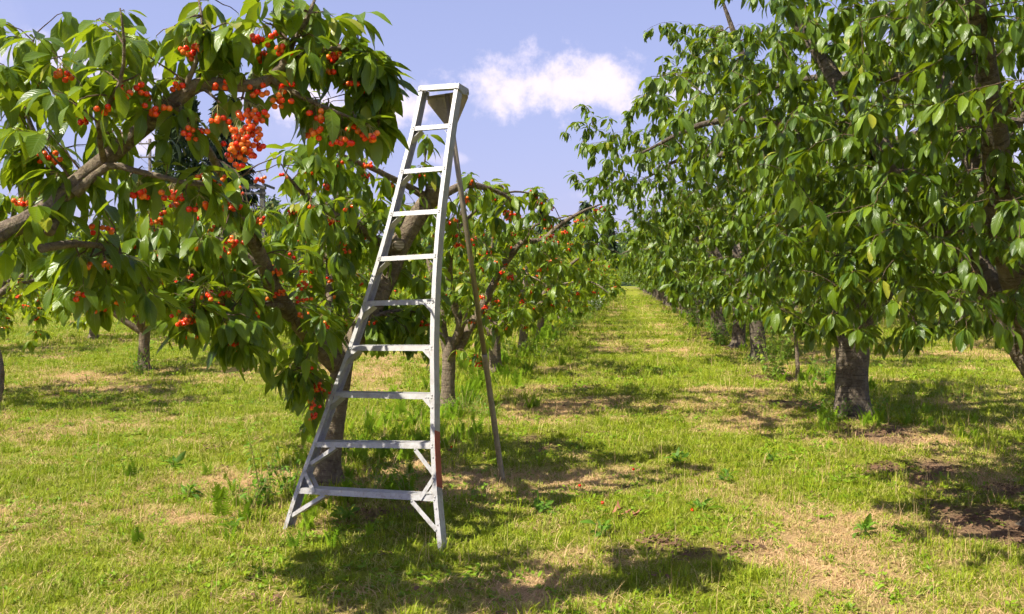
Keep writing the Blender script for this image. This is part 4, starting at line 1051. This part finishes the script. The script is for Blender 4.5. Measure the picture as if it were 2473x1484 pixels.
def scatter():
    g = np.random.default_rng(77); X, Y, S, I = [], [], [], []
    zones = [(3.9, 8, 400, 1.05), (8, 13, 215, 1.25), (13, 22, 85, 1.65), (22, 40, 26, 2.5), (40, 85, 5, 4.0)]
    for d0, d1, dens, sc in zones:
        half = .60 * d1 + .8; area = 2 * half * (d1 - d0); n = int(area * dens)
        x = g.uniform(-half, half, n); y = g.uniform(d0, d1, n)
        k = np.abs(x) < .60 * y + .8; x, y = x[k], y[k]; n = len(x)
        dr = dryness(x, y); ba = bareness(x, y); la = lateral(x, y); r = g.random(n)
        keep = g.random(n) > ba * .93; lush = np.exp(-((la - ROW_L) / .7) ** 2) * (y > 8) + .7 * np.exp(-((la - ROW_R - .2) / .6) ** 2) * (y > 9) * (vnoise(x, y, 1.1, 31) > .45)
        lush += .8 * np.exp(-((x + 1.4) / .75) ** 2 - ((y - 7.0) / 1.1) ** 2)
        idx = np.where(r < dr * .72, g.integers(9, 12, n), np.where(r < dr * .72 + .22, g.integers(6, 9, n), g.integers(0, 4, n)))
        clump = vnoise(x, y, .5, 41)
        br = (g.random(n) < .30 * np.clip((clump - .45) / .25, 0, 1) * (1 - .6 * dr)); idx = np.where(br, g.integers(12, 15, n), idx)
        tl = (g.random(n) < .03 + .10 * np.clip(lush, 0, 1)) & (dr < .6); idx = np.where(tl, g.integers(4, 6, n), idx)
        fe = g.random(n) < .07 * np.clip(lush, 0, 1); idx = np.where(fe, g.integers(15, 17, n), idx)
        li = (ba > .3) & (g.random(n) < .5); idx = np.where(li, g.integers(17, 19, n), idx); keep |= li & (g.random(n) < .4)
        sk = g.random(n) < .022; idx = np.where(sk, g.integers(19, 21, n), idx); lt = g.random(n) < .006; idx = np.where(lt, g.integers(17, 19, n), idx)
        x, y, idx = x[keep], y[keep], idx[keep]; m = len(x)
        X.append(x); Y.append(y); I.append(idx); S.append(sc * g.uniform(.65, 1.25, m) * (1 + .12 * np.clip(lush[keep], 0, 1)))
    X = np.concatenate(X); Y = np.concatenate(Y); S = np.concatenate(S); I = np.concatenate(I); n = len(X)
    me = bpy.data.meshes.new('grass'); me.vertices.add(n)
    Z = height(X, Y) - .012; me.vertices.foreach_set('co', np.stack([X, Y, Z], 1).astype(np.float32).ravel())
    a = me.attributes.new('tuft_scale', 'FLOAT', 'POINT'); a.data.foreach_set('value', S.astype(np.float32))
    a = me.attributes.new('tuft_turn', 'FLOAT', 'POINT'); a.data.foreach_set('value', g.uniform(0, 6.28, n).astype(np.float32))
    a = me.attributes.new('tuft_index', 'INT', 'POINT'); a.data.foreach_set('value', I.astype(np.int32))
    me.update(); o = add('grass', me)
    ng = bpy.data.node_groups.new('grass_scatter', 'GeometryNodeTree'); ng.interface.new_socket('Geometry', in_out='INPUT', socket_type='NodeSocketGeometry'); ng.interface.new_socket('Geometry', in_out='OUTPUT', socket_type='NodeSocketGeometry')
    N, L = ng.nodes, ng.links; gi = N.new('NodeGroupInput'); go = N.new('NodeGroupOutput')
    iop = N.new('GeometryNodeInstanceOnPoints'); ci = N.new('GeometryNodeCollectionInfo'); ci.inputs['Collection'].default_value = tcol
    ci.inputs['Separate Children'].default_value = True; ci.inputs['Reset Children'].default_value = True
    def na(nm, t):
        q = N.new('GeometryNodeInputNamedAttribute'); q.data_type = t; q.inputs['Name'].default_value = nm; return q.outputs['Attribute']
    cx = N.new('ShaderNodeCombineXYZ'); L.new(na('tuft_turn', 'FLOAT'), cx.inputs[2])
    e2r = N.new('FunctionNodeEulerToRotation'); L.new(cx.outputs[0], e2r.inputs[0])
    L.new(gi.outputs[0], iop.inputs['Points']); L.new(ci.outputs[0], iop.inputs['Instance']); iop.inputs['Pick Instance'].default_value = True
    L.new(na('tuft_index', 'INT'), iop.inputs['Instance Index']); L.new(e2r.outputs[0], iop.inputs['Rotation']); L.new(na('tuft_scale', 'FLOAT'), iop.inputs['Scale'])
    L.new(iop.outputs[0], go.inputs[0])
    md = o.modifiers.new('scatter', 'NODES'); md.node_group = ng
    for m_ in (G_green, G_pale, G_dry, G_weed, G_lit): me.materials.append(m_)
    setp(o, 'short green and straw-coloured grass with clover covering the orchard floor', 'grass', None, 'stuff')
    print('tufts', n)
scatter()

# ------------------------------------------------------------------ single weeds and shrubs
def leafy(name, base, g, stems, h, spread, size, m, bushy=1.0, spacing=.035, drop=(-35, 40), stem_r=.004, label=None, cat='weed', group=None, stemcol=None, flowers=0):
    root = empty(name, base); Lv = Leaves(); parts = []
    for s in range(stems):
        a = g.uniform(0, 6.28); rr = spread * math.sqrt(g.random()); o0 = np.array([math.cos(a) * rr * .25, math.sin(a) * rr * .25, -.02])
        e = np.array([math.cos(a) * rr, math.sin(a) * rr, h * g.uniform(.6, 1.0)]); n = max(5, int(h / spacing)); t = np.linspace(0, 1, n)[:, None]
        mid = o0 + np.array([(e - o0)[0] * .3, (e - o0)[1] * .3, e[2] * .6]); ln = (1 - t) ** 2 * o0 + 2 * t * (1 - t) * mid + t * t * e
        parts.append(tube(ln, np.linspace(stem_r, stem_r * .35, n), 4, cap=False))
        for q in range(1, n):
            for _ in range(int(max(1, round(bushy * g.uniform(.6, 1.5))))):
                rosette(Lv, ln[q], norm(ln[q] - ln[q - 1]), g, 1, size * g.uniform(.6, 1.2) * (1.15 - .5 * q / n), drop)
    V, T, U = merge(parts); add('stem', mesh_tris('stem', V, T, stemcol or M_stalk, True, {'luv': ('FLOAT2', U)}), root)
    add('leaves', leaf_mesh('leaves', Lv.arrays(), 0 if size > .06 else 1, m), root)['kind'] = 'stuff'
    if flowers:
        p = Lv.arrays()[0]; sel = g.choice(len(p), min(flowers, len(p)), replace=False); Vs, Ts = [], []
        v, t = sphere_tpl()
        for k, i_ in enumerate(sel): Vs.append(v * np.array([.035, .035, .02]) * g.uniform(.6, 1.3) + p[i_] + (0, 0, .02)); Ts.append(t + k * len(v))
        add('blossom', mesh_tris('blossom', np.concatenate(Vs), np.concatenate(Ts), M_flower), root)['kind'] = 'stuff'
    setp(root, label, cat, group); return root
g = np.random.default_rng(301)
leafy('weed_plant', ground_at(640, 1212), g, 6, .62, .16, .062, M_weed, 1.2, .03, (-10, 45), label='tall spindly dark weed left of the ladder foot', group='weeds in the grass')
leafy('weed_plant', ground_at(600, 1222), g, 9, .26, .22, .07, M_weed, 1.2, label='low bushy weed left of the tall spindly one by the ladder', group='weeds in the grass')
leafy('weed_plant', ground_at(700, 1195), g, 10, .3, .2, .06, M_weed, 1.3, label='leafy weed just left of the ladder and nearest trunk', group='weeds in the grass')
leafy('weed_plant', ground_at(985, 1190), g, 10, .28, .2, .06, M_weed, 1.3, label='bright weed seen through the ladder above the lowest step', group='weeds in the grass')
leafy('weed_plant', ground_at(900, 1195), g, 12, .24, .3, .055, M_weed, 1.3, label='weed patch right of the trunk behind the ladder', group='weeds in the grass')
leafy('weed_plant', ground_at(1120, 1000), g, 16, .30, .42, .05, M_weed, 1.5, .025, (-20, 30), label='ferny green weed at the foot of the three-limbed tree', group='weeds in the grass')
leafy('weed_plant', ground_at(1180, 1005), g, 14, .22, .4, .05, M_weed, 1.5, .025, (-20, 30), label='ferny weed spreading just left of the rear pole', group='weeds in the grass')
leafy('weed_plant', ground_at(1062, 1010), g, 10, .32, .25, .05, M_weed, 1.5, .025, (-20, 30), label='small ferny weed against the right ladder rail', group='weeds in the grass')
leafy('weed_plant', ground_at(1230, 870), g, 14, .5, .5, .11, M_leaf, 1.4, .05, label='dark broad-leaved weed between the third and fourth left trunks', group='weeds in the grass')
leafy('weed_plant', ground_at(1300, 868), g, 14, .45, .55, .11, M_leaf, 1.4, .05, label='dark broad-leaved weed right of the fourth left trunk', group='weeds in the grass')
leafy('shrub', ground_at(1868, 915), g, 20, .85, .36, .10, M_vine, 1.5, .05, (-20, 40), label='bright green leafy shrub just left of the thin sapling', cat='shrub')
leafy('weed_plant', ground_at(1990, 925), g, 14, .5, .4, .08, M_weed, 1.4, label='bright weed between the sapling and the thick right trunk', group='weeds in the grass')
leafy('weed_plant', ground_at(1975, 990), g, 14, .26, .45, .07, M_weed, 1.4, label='low shaded weed left of the thick right trunk', group='weeds in the grass')
leafy('weed_plant', ground_at(2000, 1030), g, 5, .2, .14, .06, M_weed, 1.3, label='small bright weed in the bare soil by the thick right trunk', group='weeds in the grass')
leafy('weed_plant', ground_at(1740, 832), g, 20, .75, .55, .09, M_weed, 1.4, label='bushy weed beside the trunk beyond the sapling shrub', group='weeds in the grass')
leafy('shrub', ground_at(1680, 790), g, 22, 1.1, .6, .12, M_weed, 1.4, .07, label='round bush under the right row farther along the path', cat='shrub')
leafy('shrub', ground_at(1438, 752), g, 40, 1.15, .85, .13, M_weed, 1.2, .08, (-30, 30), label='white-flowering bush at the edge of the left row', cat='shrub', flowers=260)
leafy('shrub', ground_at(1418, 735), g, 30, 2.1, .75, .16, M_vine, 1.2, .1, (-30, 30), label='yellow-green bush behind the white-flowering one', cat='shrub')
leafy('shrub', P(610, 520, 34) * np.array([1, 1, 0]), g, 60, 4.6, 1.9, .22, M_vine, 1.2, .22, (-30, 30), stem_r=.02, label='lime green vine-like shrub beside the grey timber pergola', cat='shrub')
leafy('weed_plant', ground_at(330, 905), g, 12, .5, .3, .08, M_weed, 1.2, label='weed clump in the shade at the far left edge', group='weeds in the grass')
leafy('weed_plant', ground_at(365, 800), g, 20, .9, .8, .12, M_weed, 1.2, .06, label='bushy weed under the far trunk at the left', group='weeds in the grass')
for q, (x, y) in enumerate([(1390, 790), (1352, 812), (1420, 772)]):
    leafy('weed_plant', ground_at(x, y), g, 16, .55, .6, .09, M_weed, 1.4, .05, label=['middle', 'nearest', 'farthest'][q] + ' of three grass-edge weeds along the left row', group='weeds in the grass')
leafy('weed_plant', ground_at(2030, 1012), g, 12, .28, .3, .065, M_weed, 1.3, label='low leafy shoots at the left foot of the thick right trunk', group='weeds in the grass')
leafy('weed_plant', ground_at(2105, 1000), g, 12, .28, .3, .065, M_weed, 1.3, label='leafy weed close behind the thick right trunk', group='weeds in the grass')
leafy('weed_plant', ground_at(1810, 880), g, 12, .28, .3, .065, M_weed, 1.3, label='small weed at the foot of the trunk beyond the sapling', group='weeds in the grass')
# plantain-like rosettes in the near grass
spots = [(830, 1258), (1300, 1240), (1690, 1235), (1750, 1160), (1640, 1120), (2080, 1290), (1450, 1290), (450, 1200), (420, 1130), (1870, 1115), (560, 1280)]
txt = ['in the shade under the lowest ladder step', 'right of the right ladder foot', 'in the foreground left of the bare patch', 'in the middle of the grass path', 'on the path far from the ladder', 'in the lower right corner shade', 'at the bottom edge right of the ladder', 'in the left foreground grass', 'left of the tall spindly weed', 'in the dry grass on the right', 'at the bottom edge left of the ladder']
for (x, y), tx in zip(spots, txt):
    leafy('plantain', ground_at(x, y), g, 5, .07, .05, .10, M_weed, 1.0, .03, (-50, 10), .003, label='flat rosette of broad leaves ' + tx, group='broad-leaved rosettes', cat='weed')

# dry curled leaves and fallen cherries on the turf
M_dead, N, L, out = mat('dead_leaf'); tc = N.new('ShaderNodeTexCoord')
bb = bsdf(N, None, .8); L.new(mixc(N, L, noise(N, L, tc.outputs['Object'], 8, 4), (.22, .075, .03), (.42, .20, .10)), bb.inputs['Base Color']); L.new(bb.outputs[0], out.inputs[0])
base = ground_at(1508, 1252); root = empty('dead_leaf_clump', base); setp(root, 'reddish brown curled dead leaves lying on the path', 'dead leaves')
for k in range(14):
    v, t, u = TPL[0][3]; o = add('leaf', mesh_tris('leaf', v * np.array([1, 1, -1]) , t, M_dead, True, {'luv': ('FLOAT2', u), 'tint': ('FLOAT', np.full(len(v), .5))}) if k == 0 else dl, root)
    dl = o.data; o.location = (g.normal(0, .075), g.normal(0, .05), .03 + .01 * (k % 3)); o.rotation_euler = (g.normal(0, .35), g.normal(0, .5), g.uniform(0, 6.28)); s = g.uniform(.035, .075); o.scale = (s, s, s)
for (x, y), tx in zip([(1455, 1222), (1672, 1240), (1530, 1140), (1090, 1085), (1400, 1180)], ['left of the dead leaves', 'right of the dead leaves', 'on the path beyond the dead leaves', 'in the soil behind the right ladder rail', 'near the foot of the rear pole']):
    o = add('fallen_cherry', cherry_mesh(0)); p = ground_at(x, y); o.location = (p[0], p[1], .022); o.scale = (.012, .012, .012); setp(o, 'single red fallen cherry in the grass ' + tx, 'cherry', 'fallen cherries')

# ------------------------------------------------------------------ background: conifers, pergola, power line, woods
def conifer(px, D, top_y, half, kind, seed, label, name='conifer_tree', m=None, n=2600, spray=.5):
    g = np.random.default_rng(seed); H = EYE + (HY - top_y) / F * D; base = np.array([(px - CX) / F * D, D, 0]); root = empty(name, base); hw = half / F * D
    V, T, U = tube([(0, 0, -.1), (0, 0, H * .5), (0, 0, H * .96)], [H * .022, H * .014, .02], 8); add('trunk', mesh_tris('trunk', V, T, M_pole, True, {'luv': ('FLOAT2', U)}), root)
    Lv = Leaves()
    for _ in range(n):
        t = g.random() ** .75; zz = H * (.03 + .97 * t); a = g.uniform(0, 6.28)
        if kind == 'column': r = hw * (math.sin(math.pi * min(1, .18 + .82 * (1 - t))) ** .55 if t > .5 else 1) * (1 + .12 * math.sin(5 * a + zz * 1.3)); pit = g.uniform(-75, -35)
        else:
            lay = (zz * 1.15) % 1.0; r = hw * (1 - t) ** .85 * (.62 + .5 * lay) * (1 + .18 * math.sin(4 * a + int(zz * 1.15) * 2.1)); pit = g.uniform(5, 40)
        rr = r * math.sqrt(g.uniform(.45, 1.0)); p = np.array([math.cos(a) * rr, math.sin(a) * rr, zz]); pit = R(pit)
        d = np.array([math.cos(a) * math.cos(pit), math.sin(a) * math.cos(pit), -math.sin(pit)])
        Lv.add(p, norm(d + g.normal(0, .2, 3)), norm(np.array([math.cos(a), math.sin(a), .8]) + g.normal(0, .4, 3)), spray * g.uniform(.6, 1.3), int(g.integers(0, 5)), float(np.clip(g.normal(.4, .3), 0, 1)))
    add('crown', leaf_mesh('crown', Lv.arrays(), 1, m or M_conifer), root)['kind'] = 'stuff'
    setp(root, label, 'conifer', 'conifers behind the orchard'); return root
conifer(432, 52, 245, 44, 'column', 1, 'dense dark columnar conifer behind the upper left branches', n=5200, spray=.42)
conifer(545, 55, 228, 112, 'spruce', 2, 'tall dark spruce with layered boughs behind the cherries at upper left', m=M_spruce, n=6500, spray=.55)
for q, (x, D, ty, hw, lb) in enumerate([(1310, 120, 505, 22, 'broad distant conifer above the left row beside the second tree'), (1362, 130, 528, 11, 'thin pale distant conifer between two treetops of the left row'), (1414, 120, 486, 14, 'tallest distant conifer, just above the sloping bare limb'), (1468, 125, 520, 26, 'distant conifer at the left of the wooded hill'), (1190, 118, 530, 24, 'distant conifer right of the ladder top half'), (1240, 125, 545, 22, 'low distant conifer behind the second tree')]):
    conifer(x, D, ty, hw, 'spruce', 10 + q, lb, n=1500, spray=.8)
def far_tree(px, D, top_y, half, seed, label):
    g = np.random.default_rng(seed); H = EYE + (HY - top_y) / F * D; base = np.array([(px - CX) / F * D, D, 0]); hw = half / F * D; root = empty('broadleaf_tree', base)
    V, T, U = tube([(0, 0, -.1), (0, 0, H * .35), (.2, 0, H * .8)], [H * .03, H * .024, .03], 8); add('trunk', mesh_tris('trunk', V, T, M_pole, True, {'luv': ('FLOAT2', U)}), root); Lv = Leaves()
    blobs = [(g.normal(0, .45) * hw, g.normal(0, .45) * hw, H * g.uniform(.35, .85), hw * g.uniform(.35, .6)) for _ in range(12)]
    for _ in range(1800):
        bx, by, bz, br = blobs[int(g.integers(0, 12))]; u_ = norm(g.normal(0, 1, 3)); p = np.array([bx, by, bz]) + u_ * br * g.uniform(.7, 1.0)
        Lv.add(p, norm(g.normal(0, 1, 3) + (0, 0, -.4)), norm(u_ + (0, 0, .5)), .5 * g.uniform(.5, 1.2), int(g.integers(0, 5)), float(np.clip(g.normal(.5, .3), 0, 1)))
    add('crown', leaf_mesh('crown', Lv.arrays(), 1, M_wood_far), root)['kind'] = 'stuff'; setp(root, label, 'tree', 'trees behind the orchard')
far_tree(668, 70, 436, 40, 5, 'pale green bushy tree right of the dark spruce'); far_tree(712, 75, 458, 34, 6, 'lower bushy tree at the end of the gap beside the dark spruce')
# wooded hill closing the view
def wood():
    g = np.random.default_rng(9); Lv = Leaves()
    for _ in range(170):
        x = g.uniform(-190, 230); D = g.uniform(185, 300); zb = (D - 180) * .085 * (1 - .25 * math.sin(x * .02 + 1)); h = g.uniform(7, 11); w = g.uniform(3.5, 6)
        for _ in range(170):
            u_ = norm(g.normal(0, 1, 3)); p = np.array([x, D, zb + h * .55]) + u_ * np.array([w, w, h * .5]) * g.uniform(.75, 1.05) * (1 + .15 * math.sin(7 * u_[0] + x))
            Lv.add(p, norm(g.normal(0, 1, 3) + (0, 0, -.3)), norm(u_ + (0, 0, .4)), g.uniform(.9, 1.9), int(g.integers(0, 5)), float(np.clip(g.normal(.45, .3), 0, 1)))
    o = add('far_wood', leaf_mesh('far_wood', Lv.arrays(), 1, M_wood_far)); setp(o, 'far wooded hillside closing the view at the end of the rows', 'wood', None, 'stuff')
    xs = np.linspace(-260, 320, 30); ys = np.linspace(178, 420, 12); V = []; Fc = []
    for y in ys:
        for x in xs: V.append((x, y, -.3 + max(0, (y - 180)) * .085 * (1 - .25 * math.sin(x * .02 + 1))))
    for j in range(11):
        for k in range(29): a = j * 30 + k; Fc.append((a, a + 1, a + 31, a + 30))
    M_hill, N, L, out = mat('hill_scrub'); bq = bsdf(N, (.06, .09, .03), .95, 0, .1); L.new(bq.outputs[0], out.inputs[0])
    setp(add('hill', mesh_poly('hill', V, Fc, M_hill, True)), 'green slope under the far wood', None, None, 'structure')
wood()
def box(name, c, s, m, parent, rz=0):
    x, y, z = [q / 2 for q in s]; bv = min(s) * .08
    V = [(a * x, b_ * y, d * z) for a in (-1, 1) for b_ in (-1, 1) for d in (-1, 1)]
    Fc = [(0, 1, 3, 2), (4, 6, 7, 5), (0, 4, 5, 1), (2, 3, 7, 6), (0, 2, 6, 4), (1, 5, 7, 3)]
    o = add(name, mesh_poly(name, V, Fc, m), parent, c); o.rotation_euler = (0, 0, rz); return o
D = 40.0; pg = empty('garden_pergola', (P(600, 600, D)[0], D, 0)); setp(pg, 'grey timber pergola frame in front of the dark spruce', 'pergola')
zz = lambda y: EYE + (HY - y) / F * D
xx = lambda x: (x - 600) / F * D
for x in (634, 540): box('post', (xx(x), 0, zz(455) / 2), (.2, .2, zz(455)), M_beam, pg)
for y in (454, 468): box('beam', (xx(587), -.13, zz(y)), (xx(645) - xx(530), .06, .09), M_beam, pg)
for k, x in enumerate(np.linspace(535, 640, 6)): box('rafter', (xx(x), .6, zz(447)), (.06, 1.9, .1), M_beam, pg)
# utility pole with two cross-arms
D = 84.0; up_ = empty('utility_pole', (P(362, 600, D)[0], D, 0)); setp(up_, 'wooden utility pole with two cross-arms behind the upper left branches', 'utility pole')
Hp = EYE + (HY - 336) / F * D
V, T, U = tube([(0, 0, -.2), (0, 0, Hp * .5), (0, 0, Hp)], [.19, .165, .135], 12); add('post', mesh_tris('post', V, T, M_pole, True, {'luv': ('FLOAT2', U)}), up_)
for y in (348, 380.5):
    z_ = EYE + (HY - y) / F * D; arm = box('crossarm', (.1, -.2, z_), (2.3, .11, .13), M_pole, up_, R(-12))
    for k in (-.95, -.35, .35, .95):
        V, T, U = tube([(k, 0, .06), (k, 0, .12), (k, 0, .15), (k, 0, .2), (k, 0, .24)], [.02, .02, .05, .055, .02], 8); add('insulator', mesh_tris('insulator', V, T, M_ins), arm)
    for s in (-1, 1):
        V, T, U = tube([(s * .8, -.2, z_ - .05), (0, -.17, z_ - .75)], [.02, .02], 5); add('brace', mesh_tris('brace', V, T, M_wire), up_)
for k, (y, off, tx) in enumerate([(346, -.9, 'upper'), (378, -.9, 'middle'), (404, .9, 'lower')]):
    z_ = EYE + (HY - y) / F * D; a = np.array([up_.location.x + off, D, z_]); e = a + np.array([-46.0, -14, -1.0]); t = np.linspace(0, 1, 14)[:, None]
    ln = a + (e - a) * t; ln[:, 2] -= 4 * 1.1 * (t * (1 - t))[:, 0]
    V, T, U = tube(ln, np.full(14, .016), 5); setp(add('power_line', mesh_tris('power_line', V, T, M_wire)), '%s power cable sagging left from the utility pole' % tx, 'cable', 'power cables')
for k, s in enumerate((LV, RV)):
    for q, o in enumerate(s):
        if not (usedL, usedR)[k][q]: bpy.data.objects.remove(o)
